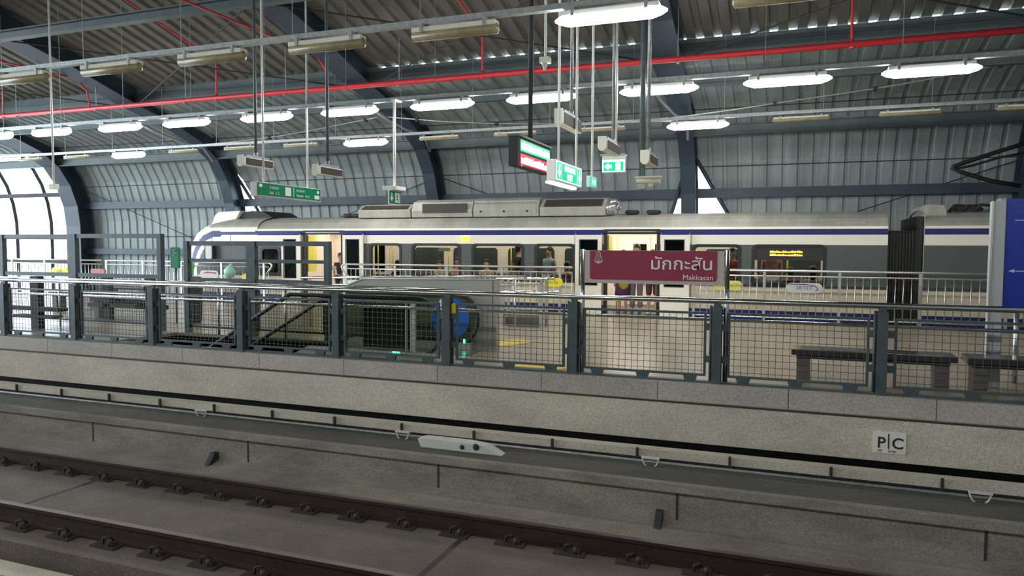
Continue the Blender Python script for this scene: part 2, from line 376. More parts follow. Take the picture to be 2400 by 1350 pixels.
# bracing rods under roof and wall
b = MB()
for i, X in enumerate(RX[:-1]):
    X2 = RX[i+1]
    b.tube([(X+.2, 13.3, 6.9), (X2-.2, 17.5, 5.95)], .02, 5); b.tube([(X+.2, 17.5, 5.95), (X2-.2, 13.3, 6.9)], .02, 5)
    b.tube([(X+.2, 22.15, 3.9), (X2-.2, 22.25, 1.2)] if i % 2 == 0 else [(X+.2, 22.25, 1.2), (X2-.2, 22.15, 3.9)], .014, 5)
tag(b.build('trim_15', M['dark']), kind='structure')

# ================================================================== HALL SERVICES
# red sprinkler main with drops
sp_ = thing('sprinkler_pipe', 'red sprinkler main running the whole length under the roof edge beam', 'pipe')
y0, z0 = 16.3, 5.70
MB().tube([(XL, y0, z0), (XR, y0, z0)], .065, 10).build('main_pipe', M['red'], sp_)
for X in (-14.9, -6.96, 1.0, -23.4):
    MB().tube([(X, y0, z0), (X, y0, 6.68), (X, 13.2, 7.5), (X, 9.5, 8.55)], .028, 8).tube([(X, y0, z0-.09), (X, y0, z0+.09)], .05, 8).build('drop_pipe', M['red'], sp_)
for k in range(13):
    X = -33+k*3.4; MB().tube([(X, y0, z0-.08), (X, y0, 6.8)], .012, 5).box(X-.03, X+.03, y0-.08, y0+.08, z0-.085, z0-.07).build('hanger', M['galv'], sp_)
for X in (-19.75, -11.4):
    MB().tube([(X, 9.5, 6.5), (X, 15.9, 6.5), (X+.1, 16.2, 6.2), (X+.1, y0, z0)], .024, 6).build('branch_pipe', M['red'], sp_)
# lighting rows
def lamp(lit):
    t = thing('ceiling_lamp', '-', 'lamp', 'fluorescent ceiling lamps')
    n = 10
    d = MB(); L = .63
    prof = [(-L-.06, .015), (-L, .05), (-L+.12, .085), (L-.12, .085), (L, .05), (L+.06, .015)] if lit else [(-L, .02), (-L+.03, .07), (L-.03, .07), (L, .02)]  # lit diffuser shaped fatter with tapered ends to carry its glow
    d.tube([(p[0], 0, -.055) for p in prof], 1, 12, rads=[p[1] for p in prof])
    d.build('diffuser', M['emit'] if lit else M['diff'], t)
    MB().box(-L+.03, L-.03, -.075, .075, -.02, .045).build('housing', M['cream'] if not lit else M['white'], t, bevel=.01)
    for s in (-.45, .45): MB().box(s-.02, s+.02, -.09, .09, -.03, .09).build('bracket', M['galv'], t)
    return t
protoL, protoU = lamp(True), lamp(False); used = set()
ORD = ['first', 'second', 'third', 'fourth', 'fifth', 'sixth', 'seventh', 'eighth', 'ninth', 'tenth', 'eleventh', 'twelfth', 'thirteenth', 'fourteenth', 'fifteenth', 'sixteenth', 'seventeenth', 'eighteenth', 'nineteenth', 'twentieth']
def put_lamp(x, y, z, lit, label, group):
    p = protoL if lit else protoU
    o = p if p.name not in used else copy_tree(p)
    used.add(p.name); used.add(o.name)
    o.location = (x, y, z); o.scale = (.92, .55, .6) if (y > 17 and not lit) else (1, 1, 1); o['label'] = label; o['group'] = group
def trunk(y, z, x0, x1, which, wd=.1):
    t = thing('lighting_trunking', which, 'trunking')
    MB().box(x0, x1, y-wd/2, y+wd/2, z, z+.07).build('channel', M['galv'], t)
    x = x0+.9
    while x < x1:
        zt = 11.05-.27*y if y < 17.4 else 6.05-.0*y
        if y > 17.3: zt = 6.25
        MB().tube([(x, y, z+.07), (x, y, zt)], .007, 5).build('hanger_rod', M['galv'], t); x += 2.05
trunk(8.9, 4.58, -22, 7.5, 'galvanised lamp trunking nearest the camera, high across the top')
trunk(13.2, 4.56, -26, 7.5, 'galvanised lamp trunking carrying the long row of lit lamps')
trunk(17.3, 4.56, -27, 9, 'thin galvanised lamp trunking nearest the curved far wall')
r1 = [-14.35, -12.3, -10.25, -8.22, -6.18, -4.2, -2.13, -.08, 1.95]
for i, X in enumerate(r1):
    lit = abs(X+2.13) < .1
    put_lamp(X, 8.9, 4.5, lit, 'big glowing lamp at the top centre, the only lit one in the nearest row' if lit else 'unlit yellowed lamp, %s from the left in the nearest row' % ORD[i], 'lamps on the nearest trunking')
r2 = [-23.5, -21.4, -19.3, -17.25, -14.97, -12.95, -10.72, -8.62, -6.5, -4.45, -2.27, -.15, 1.95]
r2v = [X for X in r2 if X > -20]
for X in r2:
    lab = 'glowing lamp in the middle row, %s lit one from the left edge' % ORD[r2v.index(X)] if X in r2v else 'glowing middle row lamp beyond the left picture edge'
    put_lamp(X, 13.2, 4.48, True, lab, 'lit lamps in the middle row')
r3 = [(-23.6, 0), (-21.5, 0), (-19.3, 1), (-17.1, 0), (-15.0, 0), (-12.9, 0), (-10.8, 1), (-8.6, 0), (-6.5, 0), (-4.3, 0), (-2.08, 1), (.1, 0), (2.2, 0), (4.3, 0)]
li = ui = 0
for X, l in r3:
    if l: lab = 'small glowing lamp in the far row, %s lit one from the left' % ORD[li]; li += 1
    else: lab = 'unlit slim lamp in the far row, %s unlit one from the left' % ORD[ui]; ui += 1
    put_lamp(X, 17.3, 4.48, bool(l), lab, 'lamps on the far trunking')
for yy in (.5,):  # unseen lamp row and trunking, added to brighten the near concrete edge
    trunk(yy, 4.58, -22, 9, 'added lamp trunking over the near platform, out of view')
    for i, X in enumerate([-19+i*2.1 for i in range(14)]):
        put_lamp(X, yy, 4.5, True, 'added glowing lamp over the near platform, out of view', 'added lamps over the near platform')
# sagging cables on the vault
for nm, pts in (('grey cable sagging between clips above the far lamp row, left part', [(-27, 18.6, 4.9), (-23, 18.6, 4.83), (-19.3, 18.6, 4.82), (-15, 18.6, 4.95), (-11.2, 18.6, 5.35)]),
                ('grey cable with black clips sagging above the far lamp row, right part', [(-11, 18.6, 5.35), (-8.5, 18.6, 5.05), (-5.5, 18.6, 4.86), (-2.9, 18.6, 4.86), (0, 18.6, 5.1), (2.5, 18.6, 5.35), (5.3, 18.6, 5.8)])):
    t = thing('overhead_cable', nm, 'cable'); fine = []
    for i in range(len(pts)-1):
        for k in range(6):
            a, c = pts[i], pts[i+1]; q = k/6; p0 = pts[max(i-1, 0)]; p3 = pts[min(i+2, len(pts)-1)]
            fine.append(tuple(.5*((2*a[j])+(-p0[j]+c[j])*q+(2*p0[j]-5*a[j]+4*c[j]-p3[j])*q*q+(-p0[j]+3*a[j]-3*c[j]+p3[j])*q**3) for j in range(3)))
    fine.append(pts[-1]); MB().tube(fine, .022, 6).build('cable', M['galv'], t)
    for p in fine[3::5]: MB().box(p[0]-.04, p[0]+.04, p[1]-.05, p[1]+.05, p[2]-.06, p[2]+.04).build('clip', M['dark'], t)
for X in (-19.35, -10.85, -3.03):
    MB_ = MB(); MB_.tube([(X-.25, 17.9, 5.55), (X-.1, 18.6, 5.3), (X+.1, 19.4, 5.1), (X+.35, 20.1, 5.0), (X+.3, 20.6, 4.6)], .045, 8)
    tag(MB_.build('conduit_pipe', M['galv']), 'bent grey flexible conduit on the vault rib %s' % {-19.35: 'behind the left emergency sign row', -10.85: 'beside the hanging exit sign pole', -3.03: 'right of the speaker poles'}[X], 'conduit')
# black cable loop at right
t = MB().tube([(5.3, 20.2, 4.2), (4.5, 20.2, 3.95), (3.9, 20.2, 3.75), (3.55, 20.2, 3.62), (3.5, 20.2, 3.56), (3.75, 20.2, 3.45), (4.3, 20.2, 3.25), (4.9, 20.2, 3.12)], .05, 8)
t.tube([(5.3, 20.3, 3.95), (4.5, 20.3, 3.8), (3.9, 20.3, 3.62), (3.52, 20.3, 3.55)], .03, 6)
tag(t.build('cable_loop', M['black']), 'black cable bundle bent in a hairpin at the right wall rib', 'cable')

# ---- hanging signs and poles
def rz_top(y): return 11.05-.27*y
def pole(x, y, zb, m, rad, parent=None, name='pole', zt=None):
    if zt is None and -3.1 < x < -2.5: zt = 11.05-.27*y-.55
    b = MB().tube([(x, y, zb), (x, y, zt or rz_top(y))], rad, 8)
    return b.build(name, m, parent)
# green direction sign (left)
t = thing('direction_sign', 'long green direction sign hanging left on two white poles', 'sign')
X = -9.6
MB().box(X-.14, X, 11.5, 13.58, 2.60, 2.88).build('casing', M['sgrey'], t, bevel=.008)
MB().box(X, X+.006, 11.53, 13.55, 2.625, 2.865).build('sign_face', M['sgreen'], t)
pole(X-.07, 11.8, 2.88, M['white'], .022, t); pole(X-.07, 13.2, 2.88, M['white'], .022, t)
text('ทางออก', .085, (X+.008, 11.88, 2.765), '+x', M['swhite'], t); text('Exit   1, 2', .075, (X+.008, 11.88, 2.665), '+x', M['swhite'], t)
text('ชานชาลา', .08, (X+.008, 12.72, 2.765), '+x', M['swhite'], t); text('Elevator   ชั้น 2', .07, (X+.008, 12.72, 2.665), '+x', M['swhite'], t)
b = MB().prism([(11.62+.05*math.cos(a*PI/8), 2.81+.035*math.sin(a*PI/8)) for a in range(16)], 'x', X+.006, X+.010)
b.box(X+.006, X+.010, 12.36, 12.54, 2.66, 2.83).box(X+.006, X+.010, 12.62, 12.635, 2.65, 2.84).box(X+.006, X+.010, 13.33, 13.5, 2.65, 2.73).box(X+.006, X+.010, 13.42, 13.49, 2.77, 2.83)
b.build('pictogram', M['swhite'], t)
# LED departure sign
t = thing('led_display', 'black hanging LED board with a green line above a red line', 'display'); X = -4.03
MB().box(X-.16, X, 10.85, 12.48, 2.92, 3.38).build('casing', M['dark'], t, bevel=.008)
MB().box(X-.17, X+.03, 10.83, 12.5, 3.38, 3.41).build('hood', M['beam'], t)
MB().box(X, X+.01, 10.95, 12.44, 3.16, 3.34).build('green_screen', M['led_gd'], t); MB().box(X, X+.01, 10.95, 12.44, 2.95, 3.12).build('red_screen', M['led_rd'], t)
b1, b2 = MB(), MB(); rnd = random.Random(3); y = 10.98
while y < 12.40:
    w = rnd.uniform(.02, .06); h = rnd.uniform(.075, .12)
    b1.box(X+.01, X+.016, y, y+w, 3.19, 3.19+h)
    b2.box(X+.01, X+.016, y, y+w, 2.97, 2.97+rnd.uniform(.075, .12)); y += w+.012
b1.build('green_text_row', M['led_g'], t); b2.build('red_text_row', M['led_r'], t)
MB().box(X, X+.012, 10.98, 11.03, 2.925, 2.945).box(X, X+.012, 12.38, 12.43, 2.925, 2.945).build('sticker', M['swhite'], t)
pole(X-.08, 11.65, 3.41, M['dark'], .04, t)
# illuminated exit sign with arrows
t = thing('exit_sign', 'lit white and green exit sign with two down arrows, beside the LED board', 'sign'); X = -3.41
MB().box(X-.15, X, 10.85, 12.33, 2.67, 3.0).build('casing', M['white'], t, bevel=.01)
MB().box(X, X+.004, 10.87, 12.31, 2.69, 2.98).build('sign_face', M['sw_lit'], t)
b = MB()
b.box(X+.004, X+.008, 10.90, 11.13, 2.705, 2.965).box(X+.004, X+.008, 11.16, 12.02, 2.705, 2.965).box(X+.004, X+.008, 12.05, 12.28, 2.705, 2.965)
b.build('green_field', M['sg_lit'], t)
b = MB()
for yc in (11.015, 12.165):
    b.prism([(yc-.028, 2.94), (yc+.028, 2.94), (yc+.028, 2.83), (yc+.085, 2.83), (yc, 2.72), (yc-.085, 2.83), (yc-.028, 2.83)], 'x', X+.008, X+.012)
b.build('arrow', M['sw_lit'], t)
text('ทางออก', .15, (X+.010, 11.6, 2.855), '+x', M['sw_lit'], t, ax='CENTER', sx=1.25, bold=.004); text('EXIT', .14, (X+.010, 11.6, 2.725), '+x', M['sw_lit'], t, ax='CENTER', sx=1.1, bold=.004)
MB().box(X-.17, X-.08, 10.86, 12.3, 2.635, 2.67).build('light_strip', M['sw_lit'], t)
pole(X-.035, 11.1, 3.0, M['white'], .022, t); pole(X-.035, 12.1, 3.0, M['white'], .022, t)
# arrow sign facing the camera
t = thing('exit_sign', 'small lit green exit sign with a left arrow on a white pole', 'sign')
MB().box(-3.21, -2.79, 12.95, 13.05, 2.98, 3.28).build('casing', M['white'], t, bevel=.01)
MB().box(-3.20, -2.80, 12.946, 12.95, 2.99, 3.2).build('sign_face', M['sw_lit'], t)
MB().box(-3.18, -2.82, 12.942, 12.946, 3.005, 3.165).build('green_field', M['sg_lit'], t)
b = MB().prism([(-3.16, 3.085), (-3.09, 3.15), (-3.09, 3.115), (-3.03, 3.115), (-3.03, 3.055), (-3.09, 3.055), (-3.09, 3.02)], 'y', 12.936, 12.942)
b.build('arrow', M['sw_lit'], t); MB().box(-2.96, -2.87, 12.936, 12.942, 3.02, 3.15).build('pictogram', M['sw_lit'], t)
MB().box(-3.24, -2.79, 12.9, 13.1, 3.28, 3.30).build('top_plate', M['sgrey'], t)
pole(-2.98, 13.0, 3.3, M['white'], .03, t)
# tiny sign end-on
t = thing('exit_sign', 'tiny lit sign seen nearly edge-on between the two larger exit signs', 'sign')
MB().box(-3.33, -3.27, 12.35, 12.85, 2.69, 2.88).build('casing', M['white'], t); MB().box(-3.27, -3.264, 12.38, 12.82, 2.71, 2.86).build('sign_face', M['sg_lit'], t)
b = MB().box(-3.264, -3.26, 12.5, 12.54, 2.73, 2.84).box(-3.264, -3.26, 12.66, 12.70, 2.73, 2.84).box(-3.264, -3.26, 12.5, 12.7, 2.775, 2.795).build('pictogram', M['sw_lit'], t)
pole(-3.30, 12.6, 2.88, M['white'], .022, t)
# emergency exit sign at x=925
t = thing('exit_sign', 'dark green running-man exit sign with down arrow on a single white pole', 'sign')
MB().box(-7.62, -7.30, 12.8, 13.2, 2.76, 2.84).build('housing', M['white'], t, bevel=.01)
MB().box(-7.44, -7.42, 12.72, 13.18, 2.48, 2.76).build('sign_board', M['swhite'], t)
MB().box(-7.42, -7.416, 12.735, 13.165, 2.495, 2.745).build('sign_face', M['sgreen'], t)
b = MB().prism([(12.80, 2.71), (12.85, 2.71), (12.85, 2.62), (12.89, 2.62), (12.825, 2.54), (12.76, 2.62), (12.80, 2.62)], 'x', -7.416, -7.412)
b.build('arrow', M['swhite'], t)
b = MB().box(-7.416, -7.413, 12.96, 13.13, 2.52, 2.72).build('pictogram', M['swhite'], t)
b = MB().ball((-7.411, 13.05, 2.69), .003, .017, .017, 8, 6).tube([(-7.411, 13.04, 2.67), (-7.411, 13.03, 2.61), (-7.411, 13.07, 2.57), (-7.411, 13.05, 2.53)], .01, 5).tube([(-7.411, 13.03, 2.61), (-7.411, 13.0, 2.56)], .01, 5).tube([(-7.411, 13.0, 2.65), (-7.411, 13.08, 2.64)], .008, 5)
b.build('running_figure', M['sgreen'], t)
pole(-7.45, 13.0, 2.84, M['white'], .028, t, zt=4.56); MB().box(-7.5, -7.4, 12.95, 13.22, 4.53, 4.56).build('top_plate', M['white'], t)
# column speakers
def speaker(X, y1, y2, zt, zb, px, py, label, m, lower=None):
    t = thing('loudspeaker', label, 'loudspeaker', 'box loudspeakers hanging on poles')
    MB().box(X-.13, X, y1, y2, zb, zt).build('cabinet', M['cream'], t, bevel=.012)
    MB().box(X, X+.008, y1+.07, y2-.03, zb+.02, zt-.02).build('grille', M['grille'], t)
    MB().prism([(X-.068+.068*math.cos(PI+a*PI/8), zb+.04+.068*math.sin(PI+a*PI/8)) for a in range(9)]+[(X, zt+.03), (X-.136, zt+.03)], 'y', y1-.03, y1).build('end_cap', M['cream'], t)
    MB().box(X-.1, X-.03, y1+.2, y2-.1, zt, zt+.05).tube([(px, py, zt+.02), (px, py, zt+.12)], .04, 8).build('bracket', M['galv'], t)
    pole(px, py, zt+.05, m, .03, t)
speaker(-9.86, 11.47, 12.35, 3.36, 3.19, -9.93, 11.9, 'box loudspeaker above the left end of the green direction sign', M['beam'])
speaker(-8.12, 11.42, 12.2, 3.12, 2.96, -8.19, 11.8, 'box loudspeaker above the right end of the green direction sign', M['beam'])
speaker(-3.48, 11.43, 12.55, 3.84, 3.62, -3.55, 12.15, 'largest box loudspeaker, above the lit exit sign with down arrows', M['galv'])
speaker(-2.74, 11.34, 12.31, 3.35, 3.18, -2.86, 12.3, 'box loudspeaker directly behind the left-arrow exit sign', M['galv'])
speaker(-2.06, 11.28, 12.04, 3.10, 2.94, -2.16, 11.7, 'small box loudspeaker beside the surveillance camera pole', M['galv'])
# cameras
t = thing('surveillance_camera', 'cream bullet surveillance camera low on a thick grey pole', 'camera')
pole(-2.5, 13.0, 2.70, M['beam'], .055, t); MB().box(-2.57, -2.43, 12.93, 13.07, 2.68, 2.78).build('pole_clamp', M['galv'], t)
MB().box(-2.60, -2.14, 12.86, 12.96, 2.86, 2.89).tube([(-2.58, 12.91, 2.82), (-2.16, 12.91, 2.80)], .042, 10).build('body', M['cream'], t); MB().ball((-2.33, 12.95, 2.75), .055, .05, .05).build('joint', M['cream'], t)
t = thing('surveillance_camera', 'small camera high on a white pole in front of the red pipe', 'camera')
pole(-3.97, 12, 4.84, M['white'], .024, t); MB().box(-4.05, -3.88, 11.9, 12.05, 4.74, 4.84).build('body', M['cream'], t, bevel=.01)
MB().tube([(-3.97, 11.97, 4.74), (-3.97, 11.95, 4.62)], .04, 10, rads=[.05, .02]).build('lens', M['cream'], t)
t = thing('sensor_box', 'small cream box hanging on a thin white pole at far left', 'box')
pole(-15.65, 12, 3.02, M['white'], .022, t); MB().box(-15.74, -15.56, 11.94, 12.06, 2.90, 3.02).box(-15.80, -15.74, 11.97, 12.03, 2.93, 2.97).build('body', M['cream'], t, bevel=.008)

# ================================================================== NEAR FENCE
FY = 9.12
t = thing('platform_fence', 'dark green-grey mesh fence with stainless handrail along the near platform edge', 'fence')
posts = [-14.95, -13.2, -11.45, -9.71, -7.91, -6.18, -4.4, -2.6, -.82, .96, 2.75, 4.5]
for X in posts:
    b = MB().box(X-.055, X+.055, FY-.07, FY-.055, .0, .95).box(X-.055, X+.055, FY+.055, FY+.07, .0, .95).box(X-.03, X-.018, FY-.055, FY+.055, 0, .95).box(X+.018, X+.03, FY-.055, FY+.055, 0, .95)
    b.tube([(X-.075, FY-.01, 0), (X-.075, FY-.01, .96)], .016, 8).box(X-.04, X+.04, FY-.02, FY+.02, .95, .99)
    b.build('post', M['fence'], t)
MB().tube([(-15.6, FY, 1.015), (5.6, FY, 1.015)], .034, 12).build('handrail', M['steel'], t)
MB().tube([(-15.6, FY+.13, .775), (5.6, FY+.13, .775)], .021, 10).build('mid_rail', M['steel'], t)
MB().box(-15.6, 5.6, FY-.05, FY+.05, .02, .045).build('base_rail', M['fence'], t)
def sq_ring(b, x0, x1, z0, z1, w, y0, y1): b.ring([(x0, z0), (x1, z0), (x1, z1), (x0, z1)], [(x0+w, z0+w), (x1-w, z0+w), (x1-w, z1-w), (x0+w, z1-w)], 'y', y0, y1)
for i in range(len(posts)-1):
    a, c = posts[i]+.125, posts[i+1]-.125
    b = MB(); sq_ring(b, a, c, .10, .88, .028, FY-.02, FY+.015)
    p = b.build('panel_frame', M['fence'], t)
    b = MB(); x = a+.075
    while x < c-.03: b.box(x-.003, x+.003, FY-.006, FY-.002, .12, .86); x += .078
    z = .165
    while z < .85: b.box(a+.03, c-.03, FY-.002, FY+.002, z-.003, z+.003); z += .078
    b.build('wire_mesh', M['wire'], p)
    for q in (.12, .5, .88):
        xm = a+(c-a)*q; MB().prism([(xm-.085, .10), (xm+.085, .10), (xm+.065, .045), (xm-.065, .045)], 'y', FY-.02, FY+.02).build('lug', M['fence'], p)
    for z in (.31, .70):
        MB().box(a-.09, a, FY-.018, FY+.018, z-.04, z+.04).build('lug', M['fence'], p); MB().box(c, c+.09, FY-.018, FY+.018, z-.04, z+.04).build('lug', M['fence'], p)

# ---- station name board
t = thing('station_sign', 'maroon station name board in a grey border on two steel posts', 'sign')
for X in (-2.50, -.72): MB().tube([(X, FY+.02, 0.05), (X, FY+.02, 1.625)], .03, 12).build('post', M['steel'], t)
MB().box(-2.465, -.755, FY, FY+.05, 1.20, 1.615).build('board', M['board'], t)
MB().prism(rrect(-2.40, -.835, 1.245, 1.66, .035)[12:]+[], 'y', FY-.004, FY) if False else None
out = [(-2.40, 1.612), (-.835, 1.612)] + [(-.87+.035*math.cos(-a*PI/12), 1.28+.035*math.sin(-a*PI/12)) for a in range(7)] + [(-2.365+.035*math.cos(-PI/2-a*PI/12), 1.28+.035*math.sin(-PI/2-a*PI/12)) for a in range(7)]
MB().prism(out, 'y', FY-.004, FY).build('sign_face', M['maroon'], t)
text('มักกะสัน', .205, (-.875, FY-.006, 1.385), '-y', M['swhite'], t, ax='RIGHT', sx=1.12, bold=.001)
text('Makkasan', .091, (-.875, FY-.006, 1.262), '-y', M['swhite'], t, ax='RIGHT', sx=1.03, bold=.0)
lg = MB()
cxx, czz = -2.29, 1.515
arch = lambda w, h: [(cxx-w, czz-.02), (cxx-w*.8, czz+.02)] + [(cxx+w*.72*math.cos(PI-a*PI/8), czz+.02+h*math.sin(PI-a*PI/8)) for a in range(9)] + [(cxx+w*.8, czz+.02), (cxx+w, czz-.02)]
lg.ring(arch(.045, .07), arch(.032, .056), 'y', FY-.008, FY-.004)
lg.prism([(cxx-.068, czz-.02), (cxx-.03, czz-.035), (cxx, czz-.03), (cxx+.03, czz-.035), (cxx+.068, czz-.02), (cxx+.035, czz-.058), (cxx, czz-.072), (cxx-.035, czz-.058)], 'y', FY-.008, FY-.004)
lg.prism([(cxx-.018, czz-.015), (cxx-.01, czz-.015), (cxx, czz+.045), (cxx+.01, czz-.015), (cxx+.018, czz-.015), (cxx+.004, czz+.055), (cxx-.004, czz+.055)], 'y', FY-.008, FY-.004)
lg.box(cxx-.02, cxx+.02, FY-.008, FY-.004, czz-.02, czz-.012)
lg.build('emblem', M['board'], t)
# ---- P|C plate on the beam
t = thing('marker_plate', 'small white plate reading P C on the concrete edge beam at right', 'plate')
MB().box(.885, 1.21, 8.935, 8.95, -.595, -.355).build('plate', mat('off_white_plate', (.80, .78, .70), .5), t)
text('P', .17, (.925, 8.933, -.535), '-y', M['dark'], t, bold=.003); text('C', .17, (1.07, 8.933, -.535), '-y', M['dark'], t, bold=.003)
MB().box(1.034, 1.046, 8.931, 8.935, -.545, -.375).build('divider', M['dark'], t)
text('30E', .032, (.93, 8.933, -.58), '-y', M['dark'], t); text('SE 881', .032, (1.035, 8.933, -.58), '-y', M['dark'], t)

# ================================================================== TRACK
def rail(y, label):
    t = thing('rail', label, 'rail', 'running rails of the near track')
    MB().prism([(y-.07, -1.25), (y+.07, -1.25), (y+.07, -1.225), (y+.014, -1.21), (y+.014, -1.11), (y+.036, -1.10), (y+.036, -1.072), (y-.036, -1.072), (y-.036, -1.10), (y-.014, -1.11), (y-.014, -1.21), (y-.07, -1.225)], 'x', XL, XR).build('web_and_foot', M['rail'], t)
    MB().box(XL, XR, y-.034, y+.034, -1.072, -1.066).build('rail_head', M['railtop'], t)
    x = -14.5; proto = None
    while x < 3.0:
        if proto is None:
            b = MB().box(-.15, .15, -.20, .20, -1.25, -1.232)
            for s in (-1, 1):
                b.tube([(-.05, s*.13, -1.232), (-.05, s*.13, -1.175), (0, s*.10, -1.165), (.0, s*.06, -1.215)], .012, 6)
                b.tube([(.06, s*.15, -1.232), (.06, s*.15, -1.17)], .022, 6); b.box(.0, .1, s*.13-.03, s*.13+.03, -1.232, -1.2)
            proto = b.build('rail_fastener', M['clip'], t); proto.location = (x, y, 0)
        else:
            o = proto.copy(); C.objects.link(o); o.location = (x, y, 0)
        x += .6
rail(6.72, 'dark rusty rail running beside the stained trough wall')
rail(5.25, 'dark rusty rail nearest the camera at the bottom left')
# under-platform cable run
t = thing('cable_pipe', 'thin grey pipe run along the walkway ledge under the platform', 'pipe')
MB().tube([(XL, 8.16, -.745), (XR, 8.16, -.745)], .018, 8).build('pipe', M['galv'], t)
MB().box(XL, XR, 8.56, 8.72, -.81, -.715).build('cable_duct', M['conc'], t)
i = 0; x = -13.2
while x < 4: MB().box(x-.014, x+.014, 8.52, 8.55, -1.2, -.70).build('hanger', M['dark'], t); x += 1.05
for X, w in ((-7.8, 'leftmost'), (-4.55, 'left of the grey junction box'), (-1.42, 'right of the grey junction box'), (1.75, 'at the right picture edge')):
    b = MB().tube([(X+.09*math.cos(PI+a*PI/10), 8.12, -.69+.11*math.sin(PI+a*PI/10)) for a in range(11)], .009, 6).box(X-.1, X+.1, 8.1, 8.14, -.70, -.68)
    tag(b.build('cable_loop', M['sgrey']), 'pale U-shaped cable loop under the platform edge, %s' % w, 'cable', 'cable loops under the platform')
t = thing('junction_box', 'long grey junction box on the walkway ledge under the platform', 'box')
MB().prism([(-4.15, -.78), (-4.2, -.68), (-4.12, -.66), (-3.55, -.66), (-3.3, -.68), (-3.1, -.78)], 'y', 7.85, 8.0).build('body', M['sgrey'], t, bevel=.008)
MB().ball((-3.6, 7.84, -.72), .03, .015, .03).ball((-3.42, 7.84, -.70), .04, .02, .04).build('knob', M['dark'], t)

# ================================================================== ISLAND PLATFORM
# taller screens behind the escalator
TY = 10.87
def screen(x0, x1, z0, z1, mid, label, base0=True, base1=True, lowmesh=True):
    t = thing('safety_screen', label, 'screen', 'tall steel frame screens')
    for X, on in ((x0, base0), (x1, base1)):
        if on: MB().box(X-.05, X+.05, TY-.05, TY+.05, 0, z1).build('post', M['fence'], t)
    b = MB().box(x0, x1, TY-.03, TY+.03, z1-.085, z1).box(x0, x1, TY-.03, TY+.03, z0-.02, z0+.06)
    if mid: b.box(x0, x1, TY-.025, TY+.025, mid-.03, mid+.03)
    b.build('frame', M['fence'], t)
    if lowmesh:
        b = MB(); sq_ring(b, x0+.06, x1-.06, .10, .90, .035, TY-.02, TY+.02); p = b.build('lower_panel', M['fence'], t)
        b = MB(); x = x0+.12
        while x < x1-.08: b.box(x-.003, x+.003, TY-.004, TY, .13, .87); x += .06
        z = .17
        while z < .86: b.box(x0+.08, x1-.08, TY, TY+.004, z-.003, z+.003); z += .06
        b.build('wire_mesh', M['wire'], p)
screen(-15.75, -13.72, 1.02, 1.86, 0, 'leftmost tall steel frame screen against the bright glazing')
screen(-13.62, -11.36, 1.02, 1.87, 0, 'wide tall steel frame screen in front of the dark left rib', True)
screen(-10.70, -9.24, .98, 1.73, 1.37, 'square steel screen in front of the train nose')
screen(-9.14, -7.56, .98, 1.73, 1.37, 'steel screen overlapping the left open train door')
t = thing('stair_handrail', 'pair of polished rails on the stair enclosure behind the near fence', 'handrail')
MB().tube([(-16.2, TY-.08, .955), (-5.3, TY-.08, .955)], .025, 10).build('top_rail', M['steel'], t)
MB().tube([(-16.2, TY-.08, .70), (-5.3, TY-.08, .70)], .018, 8).tube([(-16.2, TY-.08, .62), (-7.5, TY-.08, .62)], .014, 8).build('lower_rail', M['steel'], t)
for X in (-16, -14, -11.6, -9.9, -8.4): MB().tube([(X, TY-.08, 0), (X, TY-.08, .95)], .02, 8).build('post', M['steel_br'], t)
# low wall behind escalator
t = thing('escalator_parapet', 'grey metal clad parapet wall behind the escalator', 'parapet')
MB().prism([(-7.2, 0), (-4.38, 0), (-4.38, 1.12), (-6.85, 1.08), (-7.2, .95)], 'y', 10.86, 11.0).build('panel', M['esc'], t)
MB().box(-4.452, -4.445, 10.853, 10.862, 0, 1.12).build('seam', M['dark'], t)
MB().prism([(-7.2, .955), (-6.85, 1.085), (-4.38, 1.125), (-4.38, 1.14), (-6.86, 1.10), (-7.21, .97)], 'y', 10.84, 11.02).build('coping', M['steel_br'], t)
# escalator
t = thing('escalator', 'descending escalator with black handrails and a blue disc on its newel', 'escalator')
def baluster(y, disc):
    zt, xe = .90, -5.06
    sl = math.tan(math.radians(30))
    xs = -7.25
    bx = -9.4; bz = zt-(xs-bx)*sl
    arc = [(xe+.42*math.sin(a*PI/12), .48+.42*math.cos(a*PI/12)) for a in range(0, 13)]
    line = [(bx, y, bz), (xs, y, zt)] + [(p[0], y, p[1]) for p in arc]
    MB().tube(line, .034, 10).build('handrail', M['black'], t)
    poly = [(bx, bz-.82), (bx, bz-.03), (xs, zt-.03)] + [(xe+.385*math.sin(a*PI/12), .48+.385*math.cos(a*PI/12)) for a in range(0, 13)] + [(-6.9, .09), ]
    MB().prism(poly, 'y', y-.006, y+.006).build('glass_panel', M['g_bal'], t)
    MB().prism([(bx, bz-1.0), (bx, bz-.78), (-6.9, .12), (-4.75, .12), (-4.75, 0.0), (-6.7, 0)], 'y', y-.05, y+.05).build('skirt', M['esc'], t)
    if disc:
        MB().prism([(-5.12+.34*math.cos(a*PI/16), .5+.33*math.sin(a*PI/16)) for a in range(32)], 'y', y-.016, y-.008).build('blue_disc', M['bluedisc'], t)
        MB().prism([(-5.28+.03*math.cos(a*PI/8), .74+.06*math.sin(a*PI/8)) for a in range(16)], 'y', y-.022, y-.016).build('disc_pictogram', M['swhite'], t)
baluster(9.42, False); baluster(10.70, True)
MB().prism([(-6.0, .15), (-5.15, .15), (-5.15, .77), (-6.0, .77)], 'y', 9.50, 9.52).build('dark_glass_panel', M['gdark'], t)
MB().box(-5.12, -5.04, 9.36, 9.40, .05, .84).box(-5.2, -5.18, 9.36, 9.40, .05, .84).build('newel_post', M['steel_br'], t)
b = MB()
for k in range(14):
    X = -6.7-.4*k; z = -.2*k-.04
    b.box(X-.4, X, 9.48, 10.64, z-.3, z-.2+.04)
